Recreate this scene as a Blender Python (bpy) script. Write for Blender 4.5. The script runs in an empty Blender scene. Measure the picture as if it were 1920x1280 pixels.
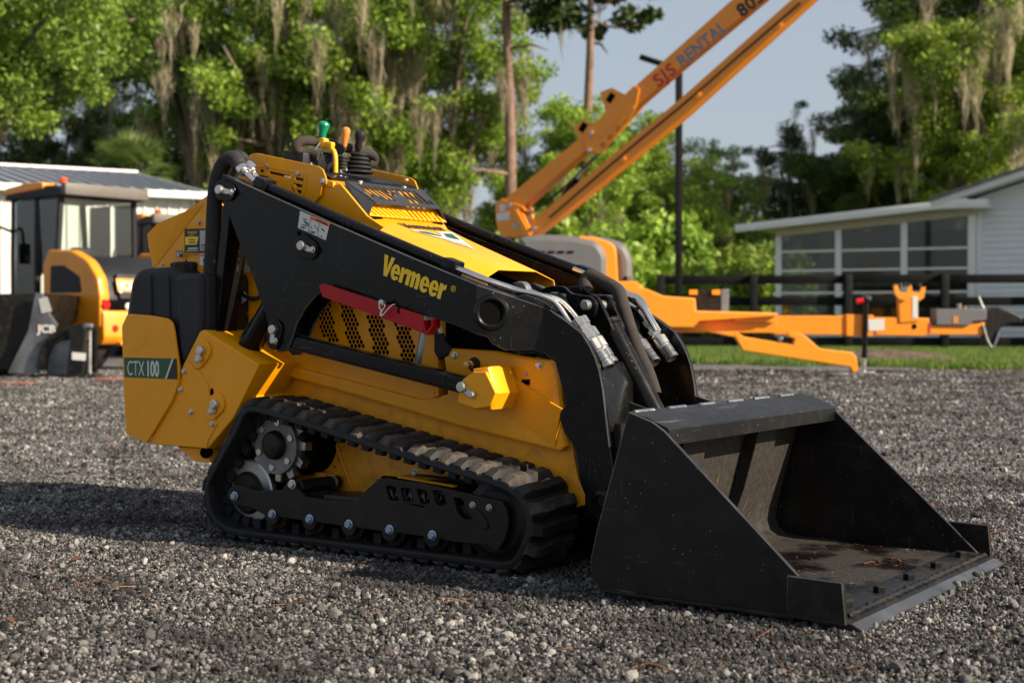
import bpy, bmesh, math, random
import numpy as np
from mathutils import Vector, Matrix, Euler, noise
R = math.radians
scene = bpy.context.scene
COL = scene.collection

# ---------------------------------------------------------------- camera, sky, sun, exposure
EYE = 0.75                      # crouching photographer
FOC = 2667.0                    # focal length in photo pixels (50 mm on a 36 mm wide frame)
PITCH = math.atan(48.0 / FOC)   # looking very slightly down
cam = bpy.data.cameras.new('camera')
cam.lens = 50.0; cam.sensor_width = 36.0
cam.clip_start = 0.05; cam.clip_end = 3000
cam.dof.use_dof = True; cam.dof.focus_distance = 4.2; cam.dof.aperture_fstop = 4.0
camo = bpy.data.objects.new('camera', cam); COL.objects.link(camo)
camo.location = (0, 0, EYE); camo.rotation_euler = (R(90) - PITCH, 0, 0)
scene.camera = camo

SUN_AZ = R(-25.0)               # direction towards the sun: right of the view, a little on the camera's side
SUN_EL = R(29.0)
sdir = Vector((math.cos(SUN_AZ) * math.cos(SUN_EL), math.sin(SUN_AZ) * math.cos(SUN_EL), math.sin(SUN_EL)))
world = bpy.data.worlds.new('World'); scene.world = world; world.use_nodes = True
wn = world.node_tree
sky = wn.nodes.new('ShaderNodeTexSky'); sky.sky_type = 'NISHITA'; sky.sun_disc = False
sky.sun_elevation = SUN_EL; sky.sun_rotation = math.pi / 2 - SUN_AZ
sky.air_density = 1.0; sky.dust_density = 2.0; sky.ozone_density = 1.5; sky.altitude = 20
veil = wn.nodes.new('ShaderNodeMix'); veil.data_type = 'RGBA'      # thin even high cloud over the whole sky
veil.inputs[0].default_value = 0.65; veil.inputs[7].default_value = (3.2, 3.4, 3.7, 1)
wn.links.new(sky.outputs[0], veil.inputs[6]); wn.links.new(veil.outputs[2], wn.nodes['Background'].inputs[0])
wn.nodes['Background'].inputs[1].default_value = 0.088
sl = bpy.data.lights.new('sun', 'SUN'); sl.energy = 5.0; sl.angle = R(0.55); sl.color = (1.0, 0.86, 0.68)
so = bpy.data.objects.new('sun', sl); COL.objects.link(so)
so.rotation_euler = sdir.to_track_quat('Z', 'Y').to_euler(); so.location = (20, -10, 20)

vs = scene.view_settings
vs.view_transform = 'Standard'; vs.look = 'None'; vs.gamma = 1.0; vs.exposure = 0.8; vs.use_curve_mapping = False
scene.cycles.use_denoising = True
scene.cycles.max_bounces = 7; scene.cycles.diffuse_bounces = 3; scene.cycles.glossy_bounces = 3
scene.cycles.transmission_bounces = 6; scene.cycles.transparent_max_bounces = 8

# ---------------------------------------------------------------- small helpers
rng = random.Random(7)
nrng = np.random.default_rng(11)

def lin(h):
    h = h.lstrip('#')
    c = [int(h[i:i + 2], 16) / 255 for i in (0, 2, 4)]
    return tuple((v / 12.92 if v <= .04045 else ((v + .055) / 1.055) ** 2.4) for v in c)

def tag(o, label=None, cat=None, group=None, kind=None):
    if label: o['label'] = label
    if cat: o['category'] = cat
    if group: o['group'] = group
    if kind: o['kind'] = kind
    return o

def empty(name, loc=(0, 0, 0), rz=0.0, parent=None):
    o = bpy.data.objects.new(name, None); COL.objects.link(o)
    o.empty_display_size = .1
    o.location = loc; o.rotation_euler = (0, 0, rz); o.parent = parent
    return o

def link(name, me, mat=None, parent=None, smooth=35):
    if mat is not None and len(me.materials) == 0:
        for m in (mat if isinstance(mat, (list, tuple)) else [mat]): me.materials.append(m)
    o = bpy.data.objects.new(name, me); COL.objects.link(o); o.parent = parent
    if smooth:
        me.polygons.foreach_set('use_smooth', [True] * len(me.polygons))
        me.set_sharp_from_angle(angle=R(smooth))
    return o

def share(src, name=None, parent=None, mat4=None):
    o = src.copy()
    if name: o.name = name
    for k in ('label', 'category', 'group', 'kind'):
        if k in o: del o[k]
    COL.objects.link(o); o.parent = parent
    if mat4 is not None: o.matrix_basis = mat4
    return o

def copy_tree(o, parent=None):
    c = o.copy(); COL.objects.link(c); c.parent = parent
    for ch in list(o.children): copy_tree(ch, c)
    return c

def mirror(part):
    c = copy_tree(part, part.parent); c.scale = (1, -1, 1); return c

def bm_mesh(bm, name='m'):
    me = bpy.data.meshes.new(name); bm.to_mesh(me); bm.free(); return me

def mesh(verts, faces, name='m'):
    me = bpy.data.meshes.new(name); me.from_pydata([tuple(v) for v in verts], [], faces); me.update(); return me

def frame(o, u, v):
    """4x4 whose local x = u, local y = v, local z = u x v"""
    u = Vector(u).normalized(); v = Vector(v); v = (v - u * v.dot(u)).normalized(); w = u.cross(v)
    m = Matrix.Identity(4)
    for i in range(3): m[i][0] = u[i]; m[i][1] = v[i]; m[i][2] = w[i]; m[i][3] = o[i]
    return m

SIDE = Matrix(((1, 0, 0, 0), (0, 0, -1, 0), (0, 1, 0, 0), (0, 0, 0, 1)))   # (u,v,w) -> (x, z) plane, w to -y

def flat_mesh(outer, holes=(), thick=.01, bev=.002):
    cu = bpy.data.curves.new('c', 'CURVE'); cu.dimensions = '2D'; cu.fill_mode = 'BOTH'
    bev = min(bev, thick * .45)
    cu.extrude = max(thick / 2 - bev, 0); cu.bevel_depth = bev; cu.bevel_resolution = 1; cu.offset = -bev
    for pts in [outer] + list(holes):
        s = cu.splines.new('POLY'); s.points.add(len(pts) - 1); s.use_cyclic_u = True
        for p, c in zip(s.points, pts): p.co = (c[0], c[1], 0, 1)
    ob = bpy.data.objects.new('tmp', cu)
    me = bpy.data.meshes.new_from_object(ob)
    bpy.data.objects.remove(ob); bpy.data.curves.remove(cu)
    me.materials.clear()
    return me

def plate(name, outer, y0, y1, mat, parent, holes=(), bev=.002, smooth=35):
    """a flat plate in the x-z plane between y0 and y1"""
    me = flat_mesh(outer, holes, abs(y1 - y0), bev)
    me.transform(Matrix.Translation((0, (y0 + y1) / 2, 0)) @ SIDE)
    return link(name, me, mat, parent, smooth)

def plate_on(name, outer, mtx, thick, mat, parent, holes=(), bev=.001, smooth=35):
    me = flat_mesh(outer, holes, thick, bev); me.transform(mtx)
    return link(name, me, mat, parent, smooth)

def edge_wear_glint(o, mat):
    """rubbed paint and painted highlight on the bevelled edges of a plate"""
    o.data.materials.append(mat)
    for f in o.data.polygons:
        if .25 < abs(f.normal.y) < .95: f.material_index = 1
    return o

def box_mesh(size, bev=.003, seg=2):
    bm = bmesh.new(); bmesh.ops.create_cube(bm, size=1)
    bmesh.ops.scale(bm, vec=size, verts=bm.verts)
    if bev: bmesh.ops.bevel(bm, geom=bm.edges[:], offset=min(bev, min(size) * .45), segments=seg, affect='EDGES', profile=.5)
    return bm_mesh(bm)

def box(name, c, size, mat, parent, rot=(0, 0, 0), bev=.003):
    me = box_mesh(size, bev)
    me.transform(Matrix.Translation(c) @ Euler(rot).to_matrix().to_4x4())
    return link(name, me, mat, parent)

def sweep_mesh(pts, rad, n=10, cap=True, closed=False):
    pts = [Vector(p) for p in pts]
    rads = rad if isinstance(rad, (list, tuple)) else [rad] * len(pts)
    vs_, fs = [], []
    t = (pts[1] - pts[0]).normalized()
    a = t.orthogonal().normalized()
    for i, p in enumerate(pts):
        if i == 0: d = pts[1] - pts[0]
        elif i == len(pts) - 1: d = pts[-1] - pts[-2]
        else: d = (pts[i + 1] - pts[i]).normalized() + (pts[i] - pts[i - 1]).normalized()
        d.normalize(); a = (a - d * a.dot(d)).normalized(); b = d.cross(a)
        for k in range(n):
            g = 2 * math.pi * k / n
            vs_.append(p + (a * math.cos(g) + b * math.sin(g)) * rads[i])
    for i in range(len(pts) - 1):
        for k in range(n):
            k2 = (k + 1) % n
            fs.append((i * n + k, i * n + k2, (i + 1) * n + k2, (i + 1) * n + k))
    if cap:
        fs.append(tuple(range(n - 1, -1, -1))); m = (len(pts) - 1) * n
        fs.append(tuple(range(m, m + n)))
    return mesh(vs_, fs)

def smooth_path(pts, sub=6):
    pts = [Vector(p) for p in pts]; out = []
    P_ = [pts[0] * 2 - pts[1]] + pts + [pts[-1] * 2 - pts[-2]]
    for i in range(1, len(P_) - 2):
        p0, p1, p2, p3 = P_[i - 1:i + 3]
        for k in range(sub):
            t = k / sub
            out.append(.5 * ((2 * p1) + (p2 - p0) * t + (2 * p0 - 5 * p1 + 4 * p2 - p3) * t * t + (3 * p1 - p0 - 3 * p2 + p3) * t ** 3))
    out.append(pts[-1]); return out

def tube(name, pts, rad, mat, parent, sub=6, n=12):
    p = smooth_path(pts, sub) if sub > 1 and len(pts) > 2 else pts
    return link(name, sweep_mesh(p, rad, n), mat, parent, 40)

def lathe_mesh(profile, p0, axis, n=24):
    """profile: (distance along the axis, radius) list"""
    axis = Vector(axis).normalized(); a = axis.orthogonal().normalized(); b = axis.cross(a); p0 = Vector(p0)
    vs_, fs = [], []
    for d, r in profile:
        for k in range(n):
            g = 2 * math.pi * k / n
            vs_.append(p0 + axis * d + (a * math.cos(g) + b * math.sin(g)) * max(r, 1e-5))
    for i in range(len(profile) - 1):
        for k in range(n):
            k2 = (k + 1) % n
            fs.append((i * n + k, i * n + k2, (i + 1) * n + k2, (i + 1) * n + k))
    fs.append(tuple(range(n - 1, -1, -1))); m = (len(profile) - 1) * n; fs.append(tuple(range(m, m + n)))
    return mesh(vs_, fs)

def lathe(name, profile, p0, axis, mat, parent, n=24):
    return link(name, lathe_mesh(profile, p0, axis, n), mat, parent, 30)

def rod(name, p0, p1, r, mat, parent, n=20, bev=.003):
    p0 = Vector(p0); p1 = Vector(p1); L = (p1 - p0).length
    return lathe(name, [(0, r - bev), (bev, r), (L - bev, r), (L, r - bev)], p0, p1 - p0, mat, parent, n)

def text_obj(name, body, mtx, size, mat, parent, bold=0.0, sx=1.0, thick=.0012, align='LEFT', spacing=1.0):
    tc = bpy.data.curves.new('t', 'FONT'); tc.body = body; tc.size = size; tc.offset = bold * size
    tc.extrude = thick / 2; tc.align_x = align; tc.space_character = spacing; tc.resolution_u = 4
    to = bpy.data.objects.new('t', tc); me = bpy.data.meshes.new_from_object(to)
    bpy.data.objects.remove(to); bpy.data.curves.remove(tc); me.materials.clear()
    me.transform(mtx @ Matrix.Diagonal((sx, 1, 1, 1)))
    return link(name, me, mat, parent, 0)

def arc(cx, cy, r, a0, a1, n=8):
    return [(cx + r * math.cos(R(a0 + (a1 - a0) * i / n)), cy + r * math.sin(R(a0 + (a1 - a0) * i / n))) for i in range(n + 1)]

def circ(cx, cy, r, n=20, ry=None):
    ry = ry or r
    return [(cx + r * math.cos(2 * math.pi * i / n), cy + ry * math.sin(2 * math.pi * i / n)) for i in range(n)]

def slot(x0, y0, x1, y1, r, n=5):
    a = math.degrees(math.atan2(y1 - y0, x1 - x0))
    return arc(x1, y1, r, a - 90, a + 90, n) + arc(x0, y0, r, a + 90, a + 270, n)

def round_poly(pts, r, n=4):
    """round the corners of a polygon; r may be a list"""
    out = []; N = len(pts)
    for i in range(N):
        p = Vector(pts[i]); a = Vector(pts[i - 1]) - p; b = Vector(pts[(i + 1) % N]) - p
        rr = r[i] if isinstance(r, (list, tuple)) else r
        rr = min(rr, a.length * .45, b.length * .45)
        if rr <= 0: out.append(tuple(p)); continue
        A = p + a.normalized() * rr; B = p + b.normalized() * rr
        for k in range(n + 1):
            t = k / n; q = A * (1 - t) ** 2 + p * 2 * t * (1 - t) + B * t * t; out.append(tuple(q))
    return out

# ---------------------------------------------------------------- materials (all procedural)
def new_mat(name):
    m = bpy.data.materials.new(name); m.use_nodes = True
    nt = m.node_tree; return m, nt, nt.nodes['Principled BSDF']

def nd(nt, typ, **kw):
    n = nt.nodes.new(typ)
    for k, v in kw.items():
        if k.startswith('i_'): n.inputs[k[2:].replace('_', ' ')].default_value = v
        else: setattr(n, k, v)
    return n

def coords(nt, scale=1.0, kind='Object'):
    tc = nt.nodes.new('ShaderNodeTexCoord'); mp = nt.nodes.new('ShaderNodeMapping')
    mp.inputs['Scale'].default_value = (scale,) * 3 if not isinstance(scale, tuple) else scale
    nt.links.new(tc.outputs[kind], mp.inputs[0]); return mp.outputs[0]

def noise_node(nt, co, scale, detail=4, rough=.55):
    n = nd(nt, 'ShaderNodeTexNoise'); n.inputs['Scale'].default_value = scale
    n.inputs['Detail'].default_value = detail; n.inputs['Roughness'].default_value = rough
    nt.links.new(co, n.inputs['Vector']); return n.outputs['Fac']

def ramp(nt, fac, stops):
    r = nd(nt, 'ShaderNodeValToRGB'); e = r.color_ramp.elements
    while len(e) < len(stops): e.new(.5)
    for x, (p, c) in zip(e, stops):
        x.position = p; x.color = (c[0], c[1], c[2], 1) if isinstance(c, (tuple, list)) else (c, c, c, 1)
    nt.links.new(fac, r.inputs[0]); return r.outputs[0]

def mixc(nt, fac, a, b, mode='MIX'):
    m = nd(nt, 'ShaderNodeMix'); m.data_type = 'RGBA'; m.blend_type = mode
    for s, v in ((m.inputs[0], fac), (m.inputs[6], a), (m.inputs[7], b)):
        if isinstance(v, (int, float)): s.default_value = v
        elif isinstance(v, (tuple, list)): s.default_value = (v[0], v[1], v[2], 1)
        else: nt.links.new(v, s)
    return m.outputs[2]

def maprange(nt, fac, a, b, c, d):
    m = nd(nt, 'ShaderNodeMapRange'); m.clamp = True
    for i, v in zip((1, 2, 3, 4), (a, b, c, d)): m.inputs[i].default_value = v
    nt.links.new(fac, m.inputs[0]); return m.outputs[0]

def bump(nt, h, strength, dist, bsdf):
    b = nd(nt, 'ShaderNodeBump'); b.inputs['Strength'].default_value = strength; b.inputs['Distance'].default_value = dist
    nt.links.new(h, b.inputs['Height']); nt.links.new(b.outputs[0], bsdf.inputs['Normal'])

def paint(name, col, rough=.4, metal=0.0, var=.12, dust=.12, dustcol=(.30, .25, .19), speck=0.0, speckcol=(.45, .42, .38),
          grain=0.0, coat=0.0, spec=.5, scale=1.0, scratch=0.0, scratchcol=(.16, .15, .14)):
    """painted or plastic surface: uneven colour, dusty patches, fine specks, orange-peel relief"""
    m, nt, b = new_mat(name); co = coords(nt, scale)
    n1 = noise_node(nt, co, 3.0, 5); n2 = noise_node(nt, co, 17.0, 6, .65)
    dark = tuple(c * (1 - var) for c in col); lite = tuple(min(1, c * (1 + var)) for c in col)
    c = mixc(nt, maprange(nt, n1, .3, .7, 0, 1), dark, lite)
    if dust: c = mixc(nt, maprange(nt, n2, .48, .75, 0, dust), c, dustcol)
    if speck:
        vo = nd(nt, 'ShaderNodeTexVoronoi'); vo.feature = 'F1'; vo.inputs['Scale'].default_value = 60; nt.links.new(co, vo.inputs['Vector'])
        gate = noise_node(nt, co, 9.0, 3)
        s1 = maprange(nt, vo.outputs['Distance'], .05, .12, 1, 0)
        mm = nd(nt, 'ShaderNodeMath'); mm.operation = 'MULTIPLY'; nt.links.new(s1, mm.inputs[0])
        nt.links.new(maprange(nt, gate, .5, .62, 0, speck), mm.inputs[1])
        c = mixc(nt, mm.outputs[0], c, speckcol)
    if scratch:
        for sc_, rot in (((3, 3, 70), (.5, .25, 0)), ((60, 60, 2.5), (.2, -.7, .3))):
            tc2 = nt.nodes.new('ShaderNodeTexCoord'); mp2 = nt.nodes.new('ShaderNodeMapping'); mp2.inputs['Scale'].default_value = sc_; mp2.inputs['Rotation'].default_value = rot
            nt.links.new(tc2.outputs['Object'], mp2.inputs[0]); ns = noise_node(nt, mp2.outputs[0], 1.6, 2, .5)
            mk = nd(nt, 'ShaderNodeMath'); mk.operation = 'MULTIPLY'; nt.links.new(maprange(nt, ns, .69, .73, 0, scratch), mk.inputs[0]); nt.links.new(maprange(nt, n1, .45, .6, 0, 1), mk.inputs[1])
            c = mixc(nt, mk.outputs[0], c, scratchcol)
    nt.links.new(c, b.inputs['Base Color'])
    nt.links.new(maprange(nt, n2, .3, .75, max(.04, rough - .08), min(1, rough + .16)), b.inputs['Roughness'])
    b.inputs['Metallic'].default_value = metal; b.inputs['Specular IOR Level'].default_value = spec
    if coat: b.inputs['Coat Weight'].default_value = coat; b.inputs['Coat Roughness'].default_value = .12
    if grain: bump(nt, noise_node(nt, co, 220, 3), grain, .0015, b)
    return m

def plain(name, col, rough=.5, metal=0.0, emit=0.0):
    m, nt, b = new_mat(name); co = coords(nt); n = noise_node(nt, co, 30, 3)
    nt.links.new(mixc(nt, n, tuple(c * .88 for c in col), tuple(min(1, c * 1.1) for c in col)), b.inputs['Base Color'])
    b.inputs['Roughness'].default_value = rough; b.inputs['Metallic'].default_value = metal
    if emit: b.inputs['Emission Color'].default_value = (*col, 1); b.inputs['Emission Strength'].default_value = emit
    return m

YEL = (.85, .345, .002)
M = {}
M['yellow_muddy'] = paint('muddy_yellow_paint', YEL, .5, var=.12, dust=.55, dustcol=(.20, .10, .03), speck=.9, speckcol=(.07, .045, .02), grain=.1, coat=.2, scratch=.3, scratchcol=(.3, .18, .06))
M['edge_black'] = paint('rubbed_glint_edge', (.09, .088, .085), .28, metal=.35, var=.5, dust=.2, dustcol=(.2, .19, .18))  # rubbed paint, lightened so the colour also carries the bright edge highlights
M['yellow'] = paint('yellow_paint', YEL, .38, var=.09, dust=.18, dustcol=(.44, .22, .04), speck=.5, speckcol=(.16, .09, .03), grain=.04, coat=.15, spec=.35, scratch=.25, scratchcol=(.45, .27, .08))
M['yellow_bright'] = paint('yellow_clean_paint', (.88, .42, .006), .36, var=.04, dust=.06, dustcol=(.5, .3, .08), coat=.3)
M['black'] = paint('black_gloss_paint', (.0048, .0048, .0052), .25, var=.3, spec=.2, dust=.04, dustcol=(.10, .085, .065), speck=.6, grain=.04, coat=.06, scratch=.35)
M['blackdirty'] = paint('black_dusty_paint', (.007, .0065, .006), .42, var=.3, spec=.3, dust=.3, dustcol=(.085, .068, .05), speck=.6, grain=.08)
M['brownblack'] = paint('muddy_black_paint', (.008, .006, .005), .45, spec=.3, var=.4, dust=.4, dustcol=(.05, .034, .022), speck=.35, grain=.1)
M['plastic'] = paint('black_moulded_plastic', (.011, .012, .015), .52, spec=.35, var=.15, dust=.1, dustcol=(.06, .06, .06), grain=.25)
M['rubber'] = paint('track_rubber', (.011, .011, .012), .62, spec=.35, var=.35, dust=.28, dustcol=(.07, .063, .055), grain=.5)
M['ruddust'] = paint('dusty_track_rubber', (.022, .02, .019), .8, var=.4, dust=.75, dustcol=(.14, .11, .085), grain=.8)
M['foam'] = paint('foam_grip', (.028, .022, .019), .9, var=.2, dust=.1, grain=.5)
M['zinc'] = paint('zinc_steel', (.56, .55, .52), .34, metal=.9, var=.15, dust=.15, dustcol=(.25, .2, .15))
M['edge_steel'] = paint('rubbed_edge_steel', (.16, .165, .175), .42, metal=.9, var=.4, dust=.4, dustcol=(.06, .05, .04), grain=.6)
M['steel'] = paint('worn_steel', (.36, .37, .38), .34, metal=.95, var=.3, dust=.3, dustcol=(.1, .08, .06), grain=.4)
M['castiron'] = paint('oily_cast_steel', (.17, .18, .19), .38, metal=.7, var=.5, dust=.3, dustcol=(.05, .045, .04), grain=.9)
M['chrome'] = paint('bright_steel_pipe', (.72, .70, .66), .22, metal=1.0, var=.08, dust=.08)
M['boltblue'] = paint('blue_zinc_bolt', (.30, .42, .55), .32, metal=.8, var=.2, dust=.2, dustcol=(.15, .13, .11))
M['brass'] = paint('brass_fitting', (.62, .42, .14), .3, metal=1.0, var=.1, dust=.1)
M['red'] = paint('red_paint', (.40, .003, .008), .34, var=.1, dust=.05, dustcol=(.2, .02, .02), coat=.05, spec=.3)
M['green'] = paint('green_vinyl', (.006, .085, .035), .38, var=.05, dust=.03)
M['green_knob'] = plain('green_knob_plastic', (.0, .23, .13), .28)
M['orange_knob'] = plain('amber_knob_plastic', (.62, .24, .04), .4)
M['white'] = paint('white_vinyl', (.62, .62, .60), .45, var=.04, dust=.08)
M['silver'] = paint('silver_vinyl', (.40, .40, .40), .4, var=.05, dust=.08)
M['orange_vinyl'] = plain('orange_vinyl', (.75, .13, .015), .45)
M['ink'] = plain('black_ink', (.012, .012, .012), .5)
M['logo_yellow'] = plain('yellow_vinyl', (.93, .60, .012), .42)
M['hole'] = plain('deep_recess_black', (.004, .004, .004), .9); M['hole'].node_tree.nodes['Principled BSDF'].inputs['Specular IOR Level'].default_value = .05  # near-black put in for the shade inside openings and behind gaps
M['sleeve'] = paint('woven_hose_sleeve', (.012, .012, .014), .8, var=.3, dust=.15, grain=1.0, scale=2)
M['rust'] = plain('orange_cable', (.5, .22, .05), .5)

# ---------------------------------------------------------------- survey of the loader: where it stands and how a sight line meets it
YAW = R(35.3)
LO = Vector((-0.2934, 4.8271, 0.0))                       # loader origin on the ground
FW = Vector((math.cos(YAW), -math.sin(YAW), 0)); LF = Vector((math.sin(YAW), math.cos(YAW), 0))
CF = Vector((0, math.cos(PITCH), -math.sin(PITCH))); CU = Vector((0, math.sin(PITCH), math.cos(PITCH)))
EYEV = Vector((0, 0, EYE))
def sight(px, py): return Vector((1, 0, 0)) * ((px - 960) / FOC) - CU * ((py - 640) / FOC) + CF
def to_loader(p): d = p - LO; return Vector((d.dot(FW), d.dot(LF), d.z))
def S3(px, py, y):
    """point on the loader's fore-and-aft plane at lateral offset y"""
    r = sight(px, py); t = (y - (EYEV - LO).dot(LF)) / r.dot(LF); return to_loader(EYEV + r * t)
def S(y, *pts):
    out = []
    for p in pts:
        v = S3(p[0], p[1], p[2] if len(p) > 2 else y); out.append((v.x, v.z))
    return out
def on_slope(px, py, x0, z0, s):
    r = sight(px, py); a = to_loader(EYEV); d = Vector((r.dot(FW), r.dot(LF), r.z))
    t = (z0 + s * (a.x - x0) - a.z) / (d.z - s * d.x); return a + d * t
def at(px, py, depth):
    """world point on a sight line at a given distance into the yard"""
    r = sight(px, py); return EYEV + r * (depth / r.y)

# ================================================================ the compact track loader
L = empty('compact_track_loader', LO, -YAW)
tag(L, 'yellow and black tracked mini loader with bucket lowered on the gravel', 'loader')

# ---- hex bolt heads (shared meshes, axis to -y)
def bolt_mesh(r):
    bm = bmesh.new()
    def ring(y, rad, n, off=0): return [bm.verts.new((rad * math.cos(2 * math.pi * k / n + off), y, rad * math.sin(2 * math.pi * k / n + off))) for k in range(n)]
    n = 18
    a = ring(0, r * 1.0, n); b = ring(-r * .18, r * 1.0, n); c = ring(-r * .26, r * .80, n)
    bm.faces.new(c)
    for p, q in ((a, b), (b, c)):
        for k in range(n): bm.faces.new((p[k], p[(k + 1) % n], q[(k + 1) % n], q[k]))
    h0 = ring(-r * .2, r * .78, 6); h1 = ring(-r * .72, r * .78, 6); h2 = ring(-r * .84, r * .64, 6)
    for p, q in ((h0, h1), (h1, h2)):
        for k in range(6): bm.faces.new((p[k], p[(k + 1) % 6], q[(k + 1) % 6], q[k]))
    bm.faces.new(h2)
    bmesh.ops.recalc_face_normals(bm, faces=bm.faces[:])
    return bm_mesh(bm, 'bolt')
BOLT = {}
def bolt(parent, px, py, y, r=.009, mat='zinc', name='bolt'):
    k = (round(r, 4), mat)
    if k not in BOLT:
        me = bolt_mesh(r); me.materials.append(M[mat]); me.set_sharp_from_angle(angle=R(25)); BOLT[k] = me
    o = bpy.data.objects.new(name, BOLT[k]); COL.objects.link(o); o.parent = parent
    v = S3(px, py, y - r * .4); o.location = (v.x, y, v.z); o.rotation_euler = (0, rng.uniform(0, 1), 0)
    return o

def hull2(c0, r0, c1, r1, n=9):
    a = math.degrees(math.atan2(c1[1] - c0[1], c1[0] - c0[0]))
    return arc(c1[0], c1[1], r1, a - 90, a + 90, n) + arc(c0[0], c0[1], r0, a + 90, a + 270, n)

def pin_lock(parent, p_pin, p_bolt, y, mat, r=.034, boss=True, flip=False):
    """pivot pin with its keeper: welded boss, pin head, keeper strap, retaining bolt"""
    a = S(y, p_pin)[0]; b = S(y, p_bolt)[0]
    if boss: plate('pin_boss', hull2(a, r, b, r * .85), y, y - .008, mat, parent, bev=.003)
    y2 = y - (.008 if boss else 0)
    plate('keeper_strap', hull2(a, .011, b, .009), y2, y2 - .007, M['zinc'], parent, bev=.002)
    lathe('pin_head', [(0, .016), (.016, .016), (.019, .0135), (.0195, 0)], (a[0], y2 + .002, a[1]), (0, -1, 0), M['zinc'], parent, 20)
    bolt(parent, p_bolt[0], p_bolt[1], y2 - .006, .011)

# ---------------------------------------------------------------- undercarriage
TY0, TY1 = -.47, -.235
loop = S(TY0, (464, 760), (448, 774), (433, 808), (407, 855), (389, 888), (381, 912), (382, 938), (389, 967), (409, 991), (442, 1006), (534, 1023),
         (650, 1042), (765, 1056), (881, 1067), (943, 1069), (968, 1060), (987, 1028), (997, 990), (993, 955), (977, 928), (954, 909), (919, 895),
         (877, 882), (804, 860), (727, 836), (657, 815), (620, 803), (527, 774), (490, 763))
zlow = .021
loop = [(x, zlow if .0 < i < 40 and z < .035 else z) for i, (x, z) in enumerate(loop)]
def closed_smooth(pts, step):
    P_ = [Vector((p[0], 0, p[1])) for p in pts]; n = len(P_); dense = []
    for i in range(n):
        p0, p1, p2, p3 = P_[i - 1], P_[i], P_[(i + 1) % n], P_[(i + 2) % n]
        for k in range(12):
            t = k / 12
            dense.append(.5 * ((2 * p1) + (p2 - p0) * t + (2 * p0 - 5 * p1 + 4 * p2 - p3) * t * t + (3 * p1 - p0 - 3 * p2 + p3) * t ** 3))
    for _ in range(14): dense = [(dense[i - 1] + dense[i] * 2 + dense[(i + 1) % len(dense)]) / 4 for i in range(len(dense))]
    cum = [0]
    for i in range(len(dense)): cum.append(cum[-1] + (dense[(i + 1) % len(dense)] - dense[i]).length)
    N = int(round(cum[-1] / step)); out = []; j = 0
    for k in range(N):
        d = cum[-1] * k / N
        while cum[j + 1] < d: j += 1
        t = (d - cum[j]) / max(1e-9, cum[j + 1] - cum[j])
        out.append(dense[j].lerp(dense[(j + 1) % len(dense)], t))
    return out
BELT = closed_smooth(loop, .0145); NB = len(BELT) // 4 * 4
BELT = closed_smooth(loop, .0145 * len(BELT) / NB); NB = len(BELT)
def belt_normal(i):
    t = (BELT[(i + 1) % NB] - BELT[i - 1]).normalized(); return Vector((t.z, 0, -t.x)), t
area = sum(BELT[i].x * BELT[(i + 1) % NB].z - BELT[(i + 1) % NB].x * BELT[i].z for i in range(NB))
SGN = 1 if area > 0 else -1
vs_, fs = [], []
sec = [(TY0 + .004, -.001), (TY0, -.006), (TY0, -.018), (TY0 + .004, -.022), (TY1 - .004, -.022), (TY1, -.018), (TY1, -.006), (TY1 - .004, -.001)]
for i in range(NB):
    n, t = belt_normal(i); n = n * SGN
    for y, d in sec: vs_.append(BELT[i] + n * d + Vector((0, y, 0)))
K = len(sec)
for i in range(NB):
    for k in range(K):
        fs.append((i * K + k, i * K + (k + 1) % K, ((i + 1) % NB) * K + (k + 1) % K, ((i + 1) % NB) * K + k))
me = mesh(vs_, fs); bm = bmesh.new(); bm.from_mesh(me); bmesh.ops.recalc_face_normals(bm, faces=bm.faces[:])
# guide lugs on the inside of the belt
for i in range(0, NB, 4):
    n, t = belt_normal(i); n = n * SGN
    for yy in (-.395, -.315):
        r_ = bmesh.ops.create_cube(bm, size=1)
        mm = frame(BELT[i] - n * .036 + Vector((0, yy, 0)), t, Vector((0, 1, 0)))
        bmesh.ops.transform(bm, matrix=mm @ Matrix.Diagonal((.03, .022, .034, 1)), verts=r_['verts'])
bm.to_mesh(me); bm.free()
track = link('rubber_track', me, M['rubber'], L, 40)
# tread lugs: chevron bars, one mesh shared by all
def lug_mesh(seed):
    rr = random.Random(seed); bm = bmesh.new(); rows = []
    W = TY1 - TY0; secs = 11
    for j in range(secs):
        f = j / (secs - 1); y = W * (f - .5)
        off = .005 * math.sin(f * math.pi * 2.0) + .002 * math.sin(f * 11)
        h = .024 if .06 < f < .94 else .004
        if abs(f - .5) < .06: h = .017
        w0 = .022; w1 = .013
        h += rr.uniform(-.0015, .0015)
        prof = [(-w0, -.003), (-w1 - .004, h * .72), (-w1 - .001, h), (w1 + .001, h), (w1 + .004, h * .72), (w0, -.003)]
        rows.append([bm.verts.new((a + off + rr.uniform(-.001, .001), y, b)) for a, b in prof])
    for j in range(secs - 1):
        for k in range(5): bm.faces.new((rows[j][k], rows[j][k + 1], rows[j + 1][k + 1], rows[j + 1][k]))
    bm.faces.new(rows[0]); bm.faces.new(rows[-1][::-1])
    bmesh.ops.recalc_face_normals(bm, faces=bm.faces[:])
    return bm_mesh(bm, 'track_lug')
LUGS = []
for s_ in range(4):
    a = lug_mesh(s_); a.materials.append(M['ruddust'] if s_ % 2 else M['rubber'])
    a.polygons.foreach_set('use_smooth', [True] * len(a.polygons)); a.set_sharp_from_angle(angle=R(32)); LUGS.append(a)
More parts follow.
